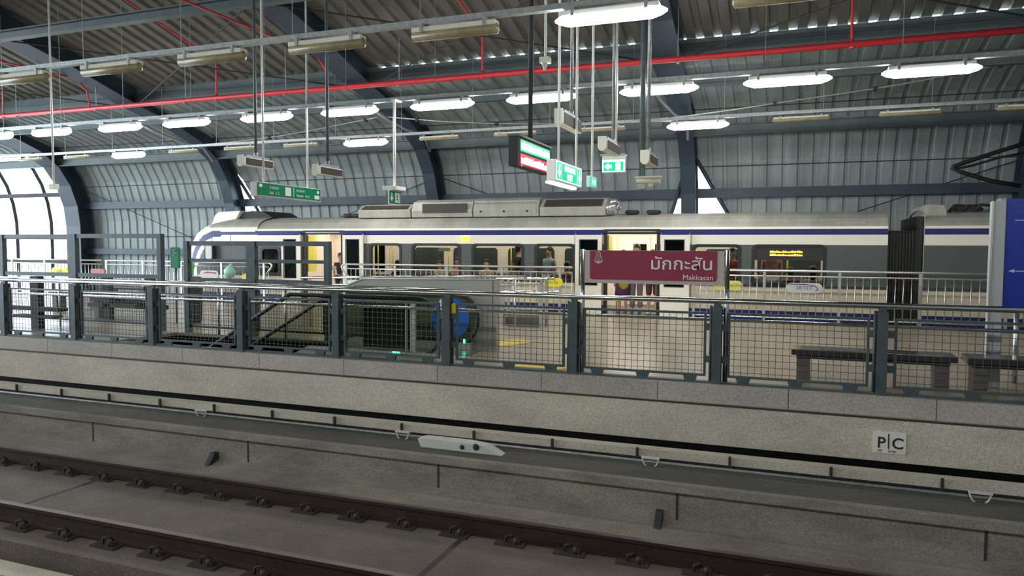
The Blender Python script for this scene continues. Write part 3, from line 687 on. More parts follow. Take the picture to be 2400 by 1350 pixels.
b.build('steps', M['esc_d'], t); MB().box(-6.75, -4.5, 9.47, 10.65, 0, .012).build('landing_plate', M['steel_br'], t)
MB().box(-5.42, -5.30, 9.355, 9.365, .105, .122).box(-4.86, -4.83, 10.63, 10.64, .12, .18).build('green_indicator', mat('green_indicator_lamp', (.1, 1, .5), .4, emit=(.05, 1, .4), es=2), t)
# yellow plate on the fence post near the newel
b = MB().prism(rrect(-4.34, -4.27, .68, .88, .03), 'y', FY-.012, FY-.003)
tag(b.build('notice_plate', M['yellow']), 'small yellow upright plate on the fence beside the blue disc', 'plate')
# stainless rail frame by the parapet
t = thing('guard_frame', 'low stainless tube guard frame standing beside the escalator parapet', 'guard frame')
for X in (-5.6, -4.75):
    for Y in (14.2, 14.55): MB().box(X-.03, X+.03, Y-.03, Y+.03, 0, 1.0).build('leg', M['steel_br'], t)
MB().tube([(-5.7, 14.15, 1.0), (-4.6, 14.15, 1.0)], .03, 10).tube([(-5.7, 14.6, 1.0), (-4.6, 14.6, 1.0)], .03, 10).tube([(-5.75, 14.12, .72), (-4.6, 14.12, .72)], .028, 10).tube([(-5.75, 14.6, .72), (-4.5, 14.6, .72)], .028, 10).build('rail', M['steel'], t)
b = MB(); sq_ring(b, -5.57, -4.78, .02, .26, .03, 14.17, 14.2); b.box(-5.55, -4.8, 14.25, 14.5, .05, .2); b.build('base_box', M['esc_d'], t)
b = MB(); sq_ring(b, -5.57, -4.78, .36, .9, .03, 14.17, 14.2); b.build('panel_frame', M['steel_br'], t)
t = thing('queue_rail', 'polished double rail running behind the escalator parapet to the guard frame', 'handrail')
MB().tube([(-9.4, 12.6, 1.0), (-4.9, 13.6, 1.08)], .026, 8).build('top_rail', M['steel'], t); MB().tube([(-9.4, 12.6, .86), (-4.9, 13.6, .9)], .016, 8).build('lower_rail', M['steel_br'], t)
for k in range(4): q = k/3*.92+.04; MB().tube([(-9.4+4.5*q, 12.6+q, 0), (-9.4+4.5*q, 12.6+q, 1.0+.08*q)], .02, 8).build('post', M['steel_br'], t)
# far barrier railings
RY = 17.5
def railing(x0, x1, label, lend, rend):
    t = thing('barrier_railing', label, 'railing', 'white tube railings along the train edge')
    z2, z1 = 1.15, 1.03
    top = [(x0, RY, z2), (x1, RY, z2)]
    if lend: top = [(x0+.12, RY, .8), (x0-.08, RY, 1.0), (x0-.12, RY, 1.08), (x0-.06, RY, 1.14)] + top
    if rend: top = top + [(x1+.06, RY, 1.14), (x1+.12, RY, 1.08), (x1+.08, RY, 1.0), (x1-.12, RY, .8)]
    MB().tube(top, .028, 8).build('top_rail', M['steel_br'], t); MB().tube([(x0, RY, z1), (x1, RY, z1)], .018, 8).build('second_rail', M['steel_br'], t)
    MB().tube([(x0, RY, .10), (x1, RY, .10)], .018, 8).build('bottom_rail', M['steel_br'], t)
    x = x0+.03; i = 0; pb = pp = None
    while x < x1:
        if i % 10 == 0:
            if pp is None: pp = MB().box(-.03, .03, -.02, .02, 0, z2).build('post', M['steel_br'], t); pp.location = (x, RY, 0)
            else: o = pp.copy(); C.objects.link(o); o.location = (x, RY, 0)
        else:
            if pb is None: pb = MB().tube([(0, 0, .1), (0, 0, z1)], .0115, 6).build('baluster', M['steel_br'], t); pb.location = (x, RY, 0)
            else: o = pb.copy(); C.objects.link(o); o.location = (x, RY, 0)
        x += .155; i += 1
railing(-26.5, -20.8, 'tube railing at far left in front of the bright glazing', False, False)
railing(-20.6, -14.2, 'tube railing in front of the train nose', False, True)
railing(-11.6, -5.05, 'tube railing between the two open train doors', True, False)
railing(-2.15, 7.5, 'tube railing right of the maroon name board', False, False)
# labels on the railing
def plate(X, z, w, h, m, label, txt=None, tm=None):
    t = thing('notice_plate', label, 'plate', 'rounded plates on the tube railings')
    MB().prism(rrect(X-w/2, X+w/2, z-h/2, z+h/2, h*.48), 'y', RY-.06, RY-.035).build('plate', m, t)
    if txt: text(txt, h*.52, (X, RY-.062, z-h*.17), '-y', tm, t, ax='CENTER', sx=1.1, bold=-.001)
    return t
plate(-5.62+.1, .78, .48, .22, M['yellow'], 'yellow rounded plate on the railing just right of the guard frame', 'ระวัง', M['dark'])
plate(-14.85, .72, .50, .24, M['yellow'], 'yellow rounded plate crossed by the steel screen post', 'ระวัง', M['dark'])
plate(-10.4, .74, .72, .16, M['yellow'], 'yellow plate low behind the escalator parapet', 'ระวังช่องว่าง', M['dark'])
plate(-22.6, .78, .75, .24, M['yellow'], 'yellow rounded plate at far left by the bright glazing', 'ระวัง', M['dark'])
plate(-1.35, .80, .62, .22, mat('pale_yellow_plate', (.72, .68, .18), .4), 'pale yellow plate beside the right post of the name board', 'ระวังช่องว่าง', M['dark'])
t = plate(.27, .78, .74, .22, M['sgrey'], 'grey rounded plate with blue lettering under the amber train display', 'SRTET', cloth('navy_print', (.05, .04, .14)))
MB().tube([(-.05, RY-.065, .86), (.3, RY-.065, .86), (.48, RY-.065, .83), (.55, RY-.065, .76), (.5, RY-.065, .72)], .008, 5).build('swoosh', M['t_blue'], t)
t = plate(-16.35, .78, .70, .24, M['sgrey'], 'white rounded plate with a red band in front of the train nose')
MB().prism([(-16.6, .82), (-16.4, .87), (-16.1, .85), (-16.05, .79), (-16.2, .82), (-16.45, .82)], 'y', RY-.066, RY-.061).build('red_band', M['maroon'], t)
plate(-20.9, .80, .62, .16, mat('faded_red_plate', (.45, .16, .13), .5), 'faded red plate behind the wide steel screen')
b = MB().prism([(-17.12, .75), (-16.98, .75), (-16.96, 1.1), (-17.12, 1.2)], 'y', RY-.12, RY-.04)
tag(b.build('safety_vest', mat('lime_vest', (.12, .75, .08), .7)), 'lime green strip of cloth on the railing beside the train nose', 'cloth')
b = MB().tube([(-15.5, RY-.1, .70), (-15.53, RY-.1, .78), (-15.49, RY-.1, .92), (-15.5, RY-.09, 1.04), (-15.48, RY-.07, 1.12)], .1, 9, rads=[.07, .17, .20, .09, .03])
tag(b.build('plastic_bag', mat('pale_teal_plastic', (.35, .62, .52), .4)), 'pale teal plastic bag tied on the railing in front of the cab', 'bag')
# green post sign
t = thing('post_sign', 'upright green sign box on a post left of the train nose', 'sign')
MB().prism(rrect(-12.24, -12.03, 1.17, 1.61, .03), 'y', 11.97, 12.03).build('box', mat('bright_green_sign', (.0, .30, .13), .4), t)
MB().box(-12.16, -12.14, 11.962, 11.97, 1.42, 1.55).box(-12.16, -12.08, 11.962, 11.97, 1.48, 1.50).box(-12.17, -12.1, 11.962, 11.97, 1.53, 1.56).build('pictogram', M['swhite'], t)
MB().tube([(-12.13, 12, 0), (-12.13, 12, 1.18)], .02, 8).build('post', M['beam'], t)
tag(MB().tube([(-11.95, 12.3, 0), (-11.95, 12.3, .05), (-11.95, 12.3, .85), (-11.95, 12.3, .98)], .2, 14, rads=[.14, .16, .18, .15]).build('litter_bin', M['dark']), 'dark round litter bin beside the green post sign', 'bin')
# benches
def bench(x0, x1, y0, y1, label, z=.42, back=False):
    t = thing('bench', label, 'bench', 'dark polished stone benches')
    MB().box(x0, x1, y0, y1, z-.075, z).build('seat', M['bench'], t, bevel=.01)
    MB().box(x0+.06, x1-.06, y0+.06, y1-.06, z-.12, z-.075).build('under_frame', M['dark'], t)
    for X in (x0+.07, x1-.22): MB().box(X, X+.15, y0+.07, y1-.07, 0, z-.12).build('leg', M['bleg'], t)
bench(.02, 1.80, 9.62, 10.02, 'long dark bench right of the centre behind the mesh fence')
bench(1.90, 3.7, 9.62, 10.02, 'second dark bench cut by the right picture edge')
bench(-14.9, -13.1, 12.2, 12.6, 'dark bench silhouetted against the bright floor at far left', .45)
bench(-17.8, -16.2, 13.4, 13.8, 'farther dark bench by the left picture edge', .45)
bench(-19.2, -17.6, 16.2, 16.6, 'dark bench close to the far left railing', .45)
# dark back-to-back equipment posts at far left
t = thing('information_stand', 'dark upright stand with two shelves near the left picture edge', 'stand')
MB().box(-13.98, -13.76, 10.15, 10.28, 0, 1.03).build('upright', M['dark'], t); MB().box(-14.75, -13.15, 10.1, 10.3, .36, .43).box(-14.4, -13.3, 10.1, 10.3, .22, .27).build('shelf', M['dark'], t)
t = thing('information_stand', 'dark upright stand behind the wide steel screen', 'stand')
MB().box(-14.25, -14.05, 12.0, 12.12, 0, 1.0).build('upright', M['dark'], t); MB().box(-14.7, -13.0, 12.0, 12.15, .27, .36).build('shelf', M['dark'], t)
t = thing('information_stand', 'second dark upright stand behind the wide steel screen, nearer its right post', 'stand')
MB().box(-13.0, -12.82, 12.0, 12.12, 0, .98).build('upright', M['dark'], t); MB().box(-13.3, -12.5, 12.0, 12.15, .27, .36).build('shelf', M['dark'], t)
# blue board at right with white post
t = thing('blue_information_board', 'tall royal blue board at the right picture edge', 'board')
MB().box(2.42, 4.3, 10.55, 10.75, .95, 2.27).build('panel', M['blue'], t, bevel=.006)
MB().box(2.36, 2.42, 10.54, 10.76, .95, 2.27).build('edge_trim', M['galv'], t)
for X in (2.6, 4.1): MB().tube([(X, 10.65, 0), (X, 10.65, .96)], .03, 8).build('leg', M['steel_br'], t)
b = MB().box(2.52, 4.2, 10.545, 10.55, 2.0, 2.008).box(2.52, 4.2, 10.545, 10.55, 1.385, 1.393).prism([(2.47, 1.389), (2.53, 1.41), (2.53, 1.368)], 'y', 10.545, 10.55).box(2.6, 2.75, 10.545, 10.55, 2.12, 2.126)
b.build('white_line', M['swhite'], t)
t = thing('sign_post', 'broad pale grey post standing left of the blue board', 'post')
MB().box(2.20, 2.345, 10.2, 10.32, 0, 2.22).build('post', mat('pale_grey_post', (.52, .55, .56), .4), t, bevel=.01)
MB().box(2.195, 2.215, 10.19, 10.2, .0, 2.22).build('edge_strip', M['steel_br'], t)

# ================================================================== TRAIN
TYF, TYB = 18.0, 20.8
SEC = [(18.0, -.15), (18.0, .21), (18.0, .75), (18.0, 1.73), (18.0, 1.96), (18.0, 2.09), (18.01, 2.15), (18.06, 2.22), (18.18, 2.33), (18.38, 2.42), (18.7, 2.48), (19.1, 2.52), (19.4, 2.53)]
BANDS = [3, 2, 1, 0, 3, 0, 0, 4, 4, 4, 4, 4]   # material index per band: 0 white 1 grey 2 low 3 blue 4 roof
TM = [M['t_white'], M['t_grey'], M['t_low'], M['t_blue'], M['t_roof']]
def car_shell(x0, x1, openings, parent, xs_extra=()):
    b = MB(); xs = sorted(set([x0, x1]+[q for o in openings for q in o[:2]]+list(xs_extra)))
    zs = sorted(set([p[1] for p in SEC[:6]]+[q for o in openings for q in o[2:]]))
    def band(z):
        for i in range(5):
            if SEC[i][1] <= z < SEC[i+1][1]: return BANDS[i]
        return 0
    for a, c in zip(xs, xs[1:]):
        for z0, z1 in zip(zs, zs[1:]):
            xm, zm = (a+c)/2, (z0+z1)/2
            if any(o[0] < xm < o[1] and o[2] < zm < o[3] for o in openings): continue
            b.k = band(zm); b.box(a, c, TYF, TYF+.07, z0, z1)
    b.k = 0
    half = SEC[5:]; full = half + [(38.8-p[0], p[1]) for p in half[::-1][1:]] + [(20.8, -.15)]
    for i in range(len(full)-1):
        p, q = full[i], full[i+1]
        b.k = 4 if (p[1]+q[1])/2 > 2.18 else 0
        fc = b.bm.faces.new([b.bm.verts.new(v) for v in ((x0, p[0], p[1]), (x1, p[0], p[1]), (x1, q[0], q[1]), (x0, q[0], q[1]))]); fc.material_index = b.k
    return b.build('body_shell', TM, parent)
train = thing('train_car', 'white, grey and blue front train car with rounded nose and open doors', 'train')
DOORS = [(-13.35, -11.99), (-4.38, -3.0)]
WIN = [(-14.88, -14.2, .80, 1.60), (-11.12, -10.12, .78, 1.72), (-9.78, -8.32, .78, 1.72), (-7.97, -6.52, .78, 1.72), (-6.2, -5.14, .78, 1.72), (-2.22, -1.13, .78, 1.72), (-.86, .70, .78, 1.72)]
LEAF = [(-14.06, -13.40, -13.98, -13.56), (-11.95, -11.28, -11.84, -11.42), (-5.1, -4.42, -4.98, -4.54), (-2.97, -2.28, -2.86, -2.42)]
ops = [(d[0], d[1], 0.0, 2.09) for d in DOORS] + [(w[0]+.03, w[1]-.03, w[2]+.03, w[3]-.03) for w in WIN]
car_shell(-15.0, 1.95, ops, train)
# nose loft
def cab(parent):
    b = MB(); xs = [-15.0-2.8*i/64 for i in range(65)]
    top = [(-15.0, 2.53), (-15.7, 2.53), (-16.5, 2.50), (-17.0, 2.40), (-17.43, 2.18), (-17.66, 1.88), (-17.76, 1.4), (-17.8, 1.2)]
    def tz(x):
        for a, c in zip(top, top[1:]):
            if c[0] <= x <= a[0]: q = (x-a[0])/(c[0]-a[0]); return a[1]+(c[1]-a[1])*q
        return 1.2
    stripe = [(-14.9, 2.025), (-16.36, 2.02), (-16.74, 1.99), (-17.05, 1.88), (-17.30, 1.68), (-17.5, 1.4), (-17.62, 1.1), (-17.7, .7)]
    def dist(x, z):
        best = 9; sg = 1
        for a, c in zip(stripe, stripe[1:]):
            A, B_, P_ = Vector(a), Vector(c), Vector((x, z)); d = B_-A; t_ = max(0, min(1, (P_-A).dot(d)/d.dot(d))); q = A+d*t_; dd = (P_-q).length
            if dd < best: best = dd; sg = 1 if d.x*(P_-q).y-d.y*(P_-q).x > 0 else -1
        return best*sg
    n = 90; rows = []
    for x in xs:
        zt = tz(x); k = (x+15)/-2.8; hw = 1.4*(1-.12*max(0, (k-.6)/.4)**2)
        row = []
        for j in range(n+1):
            # side from bottom to roof centre
            q = j/n
            if q < .8: z = -.15+(min(zt-.25, 2.1)+.15)*(q/.8); y = 19.4-hw
            else:
                a = (q-.8)/.2*PI/2; zb = min(zt-.25, 2.1); y = 19.4-hw*max(0, math.cos(a))**.6 if j < n else 19.4; z = zb+(zt-zb)*math.sin(a)
            row.append((x, y, z))
        rows.append(row)
    V = [[b.bm.verts.new(p) for p in row] for row in rows]
    V2 = [[b.bm.verts.new((p[0], 38.8-p[1], p[2])) for p in row[:-1]]+[V[i][-1]] for i, row in enumerate(rows)]
    for G in (V, V2):
        for i in range(len(G)-1):
            for j in range(n):
                fc = b.bm.faces.new((G[i][j], G[i+1][j], G[i+1][j+1], G[i][j+1])); cc = fc.calc_center_median(); fc.smooth = True
                x, z = cc.x, cc.z; d = dist(x, z)
                if j >= n*.8: k = 4 if (z > 2.2 and x > -16.9) else 0
                elif abs(d) < (.06 if x > -16.4 else .095): k = 3
                elif z > .75 and d > 0.26 and z < 1.74: k = 1
                elif z < .21 and z > -.15: k = 3
                elif z < .7: k = 2
                else: k = 0
                fc.material_index = k
    fr = [b.bm.faces.new([V[-1][j], V[-1][j+1], V2[-1][j+1], V2[-1][j]]) for j in range(n-1)]
    for fc in fr: fc.material_index = 1
    return b.build('nose', TM, parent)
cab(train)
# cab door outline, corridor marks
b = MB()
for x in (-16.74, -16.02): b.box(x-.008, x+.008, TYF-.004, TYF+.02, .2, 1.98)
for x in (-14.12, -13.38, -11.97, -11.22, -5.14, -4.4, -2.98, -2.25): b.box(x-.006, x+.006, TYF-.003, TYF+.02, -.1, 2.1)
b.build('panel_seam', M['t_grey'], train)
b = MB().prism(rrect(-16.88, -16.56, 1.18, 1.76, .03), 'y', TYF-.16, TYF-.05); m_ = b.build('side_mirror', M['dark'], train)
MB().prism(rrect(-16.84, -16.60, 1.24, 1.71, .06), 'y', TYF-.168, TYF-.16).build('mirror_glass', M['sgrey'], m_)
# windows
for i, (a, c, z0, z1) in enumerate(WIN):
    o = rrect(a-.02, c+.02, z0-.02, z1+.02, .12); n_ = rrect(a+.05, c-.05, z0+.05, z1-.05, .10)
    w = MB().ring(o, n_, 'y', TYF-.012, TYF+.08).build('window_frame', M['black'], train)
    if i == 6: # display head
        MB().box(a+.04, c-.04, TYF+.0, TYF+.05, 1.38, z1-.02).build('display_panel', M['dark'], w)
        b = MB(); x = a+.38; rr_ = random.Random(5)
        while x < a+1.05:
            ww = rr_.uniform(.02, .05); b.box(x, x+ww, TYF-.006, TYF+.0, 1.545, 1.545+rr_.uniform(.03, .055)); b.box(x, x+ww, TYF-.006, TYF+.0, 1.475, 1.475+rr_.uniform(.03, .05)); x += ww+.01
        b.build('display_text', M['led_am'], w)
        MB().box(a+.05, c-.05, TYF+.03, TYF+.036, z0+.04, 1.38).build('pane', M['g_train'], w)
    else: MB().box(a+.04, c-.04, TYF+.03, TYF+.036, z0+.04, z1-.04).build('pane', M['g_train'], w)
# door leaves standing open outside the body
for (a, c, wa, wc) in LEAF:
    b = MB().ring([(a, -.02), (c, -.02), (c, 2.0), (a, 2.0)], [(wa, .72), (wc, .72), (wc, 1.83), (wa, 1.83)], 'y', TYF-.10, TYF-.05)
    d = b.build('door_leaf', M['t_white'], train)
    MB().ring([(wa-.02, .70), (wc+.02, .70), (wc+.02, 1.85), (wa-.02, 1.85)], [(wa, .72), (wc, .72), (wc, 1.83), (wa, 1.83)], 'y', TYF-.105, TYF-.095).build('window_seal', M['black'], d)
    MB().box(wa, wc, TYF-.075, TYF-.07, .72, 1.83).build('pane', M['g_door'], d)
    MB().box(a+.01, c-.01, TYF-.104, TYF-.10, 1.96, 2.06).build('blue_band', M['t_blue'], d)
for a, c in DOORS:
    b = MB().box(a, c, TYF-.02, TYF+.1, 1.98, 2.10).box(a, a+.07, TYF-.02, TYF+.1, 0, 2.0).box(c-.07, c, TYF-.02, TYF+.1, 0, 2.0)
    dd = b.build('door_surround', M['black'], train)
    MB().box(a, c, TYF-.12, TYF+.1, -.05, .0).build('door_sill', M['steel_br'], dd)
    MB().box(a+.1, c-.1, TYF-.03, TYF-.02, 2.03, 2.05).build('door_track', M['steel'], dd)
MB().box(-8.28, -8.05, TYF-.03, TYF, 1.80, 1.92).build('indicator_lamp', M['ylam'], train)
MB().ball((-8.165, TYF-.03, 1.86), .035, .03, .035).build('indicator_bulb', M['led_am'], train)
# interior
MB().box(-16.2, 1.9, TYF+.07, 20.74, -.05, 0).build('interior_floor', M['t_grey'], train)
MB().box(-14.95, 1.9, TYF+.07, 20.74, 2.10, 2.13).build('interior_ceiling', M['t_int'], train)
MB().box(-14.95, 1.9, 20.68, 20.74, 0, 2.1).build('interior_wall', M['t_int'], train)
b = MB()
for X in (-14.95, -14.15, 1.85): b.box(X-.03, X+.03, TYF+.08, 20.7, 0, 2.1)
b.build('partition', M['t_int'], train)
for (a, c, z0, z1) in WIN[1:]:
    MB().prism(rrect(a, c, z0+.1, z1-.1, .1), 'y', 20.66, 20.68).build('far_window', mat('far_window_glass', (.05, .06, .06), .1), train)
for a, c in DOORS:
    MB().box(a+.05, (a+c)/2-.02, 20.64, 20.68, .05, 1.95).box((a+c)/2+.02, c-.05, 20.64, 20.68, .05, 1.95).build('far_door', M['t_int'], train)
    MB().box(a+.2, (a+c)/2-.12, 20.62, 20.64, .85, 1.75).box((a+c)/2+.12, c-.2, 20.62, 20.64, .85, 1.75).build('far_door_glass', M['g_door'], train)
for y in (18.75, 20.05):
    MB().box(-13.9, 1.6, y-.09, y+.09, 2.06, 2.10).build('ceiling_light', M['t_intl'], train)
for (a, c) in ((-11.3, -5.1), (-2.2, 1.6)):
    for y0, y1 in ((18.12, 18.55), (20.2, 20.62)):
        s = MB().box(a, c, y0, y1, .36, .45).box(a, c, min(y0, y1) if y0 < 19 else y1-.06, (y0+.06) if y0 < 19 else y1, .45, .86).build('seat', cloth('seat_fabric', (.10, .10, .14)), train, bevel=.03)
for X in (-13.0, -12.25, -11.3, -10.9, -9.1, -7.2, -5.2, -4.25, -3.15, -2.25, -.1):
    MB().tube([(X, 18.75 if X < -11 else 18.9, 0), (X, 18.75 if X < -11 else 18.9, 2.08)], .02, 8).build('grab_pole', M['yellow'], train)
yp = mat('yellow_panel', (.70, .62, .12), .4)
for a, c in DOORS:
    MB().box(a+.07, a+.10, TYF+.1, TYF+.5, .9, 1.95).build('draught_screen', yp, train); MB().box(c-.10, c-.07, TYF+.1, TYF+.5, .0, 1.95).build('draught_screen', yp, train)
MB().box(-9.0, -8.65, TYF+.07, TYF+.08, 1.52, 1.62).build('window_sticker', M['swhite'], train)
# roof equipment
ac = thing('x', None, None); bpy.data.objects.remove(ac)
def acunit(x0, x1, z0, z1, grill, name='air_conditioner'):
    poly = [(18.42, z0), (18.38, z0+.18), (18.5, z1-.08), (18.75, z1), (20.05, z1), (20.3, z1-.08), (20.42, z0+.18), (20.38, z0)]
    if grill == 'top': poly = [(18.42, z0), (18.38, z0+.22), (18.62, z1-.04), (18.8, z1), (20.05, z1), (20.3, z1-.08), (20.42, z0+.18), (20.38, z0)]
    o = MB().prism(poly, 'x', x0, x1).build('roof_unit', M['t_roof'], train, bevel=.015)
    if grill == 'top': MB().prism([(18.385, z0+.245), (18.375, z0+.255), (18.60, z1-.045), (18.61, z1-.055)], 'x', x0+.12, x1-.10).build('vent_grille', M['grille'], o)
    if grill == 'side':
        MB().box(x0+.35, x1-.15, 18.36, 18.40, z0+.12, z1-.13).build('vent_grille', M['grille'], o)
    if grill == 'hatch':
        b = MB().box(x0+.03, x1-.05, 18.372, 18.378, z1-.16, z1-.152).box(x1-.055, x1-.048, 18.372, 18.378, z0+.08, z1-.155)
        for q in (.12, .48, .83): b.ball((x0+(x1-x0)*q, 18.38, z0+.14), .03, .015, .03, 8, 6)
        b.build('hatch_detail', M['dark'], o)
    return o
acunit(-11.75, -10.05, 2.46, 2.86, 'top'); acunit(-10.0, -8.15, 2.46, 2.96, 'side'); acunit(-8.12, -6.25, 2.46, 2.98, 'hatch'); acunit(-6.22, -4.45, 2.46, 2.94, 'top')
b = MB(); rr_ = random.Random(9)
for k in range(16): b.ball((-4.35+rr_.uniform(-.1, .12), rr_.uniform(18.4, 19.2), 2.68+rr_.uniform(-.15, .16)), .12, .14, .10, 8, 6)
b.build('foil_wrapped_duct', mat('crumpled_foil', (.7, .7, .72), .25, .8), train)
for X in (-12.3, -3.85, -3.3, -12.0): MB().tube([(X, 18.8, 2.48), (X, 18.8, 2.55), (X, 18.8, 2.60)], .2, 12, rads=[.13, .2, .16]).build('roof_vent', M['dark'], train)
MB().prism([(-17.35, 2.2), (-17.15, 2.62), (-17.0, 2.71), (-16.15, 2.74), (-16.3, 2.5), (-16.4, 2.45)], 'y', 18.6, 20.2).build('roof_fairing', M['t_white'], train, bevel=.02)
b = MB().prism([(-16.3, 2.5), (-16.1, 2.68), (-15.8, 2.74), (-15.4, 2.72), (-15.15, 2.6), (-15.0, 2.5)], 'y', 18.7, 20.1)
b.build('roof_equipment', M['dark'], train)
b = MB().box(.9, 1.5, 18.05, 18.3, 2.20, 2.26); b.build('roof_step', M['t_roof'], train)
MB().box(-16, 1.9, 18.1, 20.7, -.75, -.15).build('underframe', M['dark'], train)
for X in (-14.8, -12.4, -2.2, .2):
    MB().tube([(X, 18.55, -1.0), (X, 18.7, -1.0)], .42, 20).tube([(X, 20.1, -1.0), (X, 20.25, -1.0)], .42, 20).build('wheelset', M['rail'], train)
# gangway
t = thing('gangway_bellows', 'black corridor bellows joining the two train cars', 'gangway')
b = MB(); x = 1.95
while x < 2.5: b.box(x, x+.035, 18.12, 20.68, -.3, 2.05).box(x+.035, x+.06, 18.18, 20.62, -.3, 2.0); x += .06
b.build('bellows', M['black'], t); MB().box(2.52, 2.63, 18.12, 20.7, -.3, 2.36).build('end_frame', M['black'], t)
# second car
t2 = thing('train_car', 'second train car beyond the black bellows at right', 'train')
car_shell(2.66, 12.5, [], t2)
MB().box(2.655, 2.665, 18.05, 20.75, -.15, 2.4).build('end_wall', M['t_roof'], t2)
MB().prism([(2.68, 2.3), (2.72, 2.62), (3.05, 2.60), (3.15, 2.3)], 'y', 18.3, 20.3).build('roof_fairing', M['t_roof'], t2)
b = MB(); rr_ = random.Random(4)
for k in range(5): b.tube([(3.2+.25*k, 18.6, 2.48), (3.3+.25*k, 18.6, 2.62+rr_.uniform(-.03, .05)), (3.5+.25*k, 18.7, 2.6), (3.6+.25*k, 18.7, 2.5)], .035, 6)
b.box(3.35, 3.8, 18.6, 19.2, 2.46, 2.58); b.build('roof_cabling', M['dark'], t2)
MB().box(4.2, 4.6, 18.5, 19.0, 2.44, 2.64).build('roof_box', M['t_roof'], t2)
MB().box(3.98, 4.12, TYF-.03, TYF, 1.50, 1.68).build('indicator_lamp', M['ylam'], t2)
MB().box(2.7, 12.4, 18.1, 20.7, -.75, -.15).build('underframe', M['dark'], t2)
# far track rails
for y in (18.65, 20.12): tag(MB().box(XL, XR, y-.035, y+.035, -1.6, -1.42).build('rail', M['rail']), 'rail under the train, %s' % ('platform side' if y < 19 else 'wall side'), 'rail')

# ================================================================== PEOPLE
def skin(name, nodes, edges, m, parent, sub=1, root=0):
    me = bpy.data.meshes.new(name); me.from_pydata([n[:3] for n in nodes], edges, [])
    o = bpy.data.objects.new(name, me); C.objects.link(o)
    bm = bmesh.new(); bm.from_mesh(me); ly = bm.verts.layers.skin.verify(); bm.verts.ensure_lookup_table()
    for i, n in enumerate(nodes):
        rr = n[3] if isinstance(n[3], tuple) else (n[3], n[3]); bm.verts[i][ly].radius = rr; bm.verts[i][ly].use_root = (i == root)
    bm.to_mesh(me); bm.free()
    o.modifiers.new('skin', 'SKIN').use_smooth_shade = True
    s = o.modifiers.new('sub', 'SUBSURF'); s.levels = sub; s.render_levels = sub
    bpy.context.view_layer.update()
    m2 = bpy.data.meshes.new_from_object(o.evaluated_get(bpy.context.evaluated_depsgraph_get()))
    bpy.data.objects.remove(o); m2.materials.clear(); m2.materials.append(m)
    for p in m2.polygons: p.use_smooth = True
    o = bpy.data.objects.new(name, m2); C.objects.link(o); o.parent = parent; return o
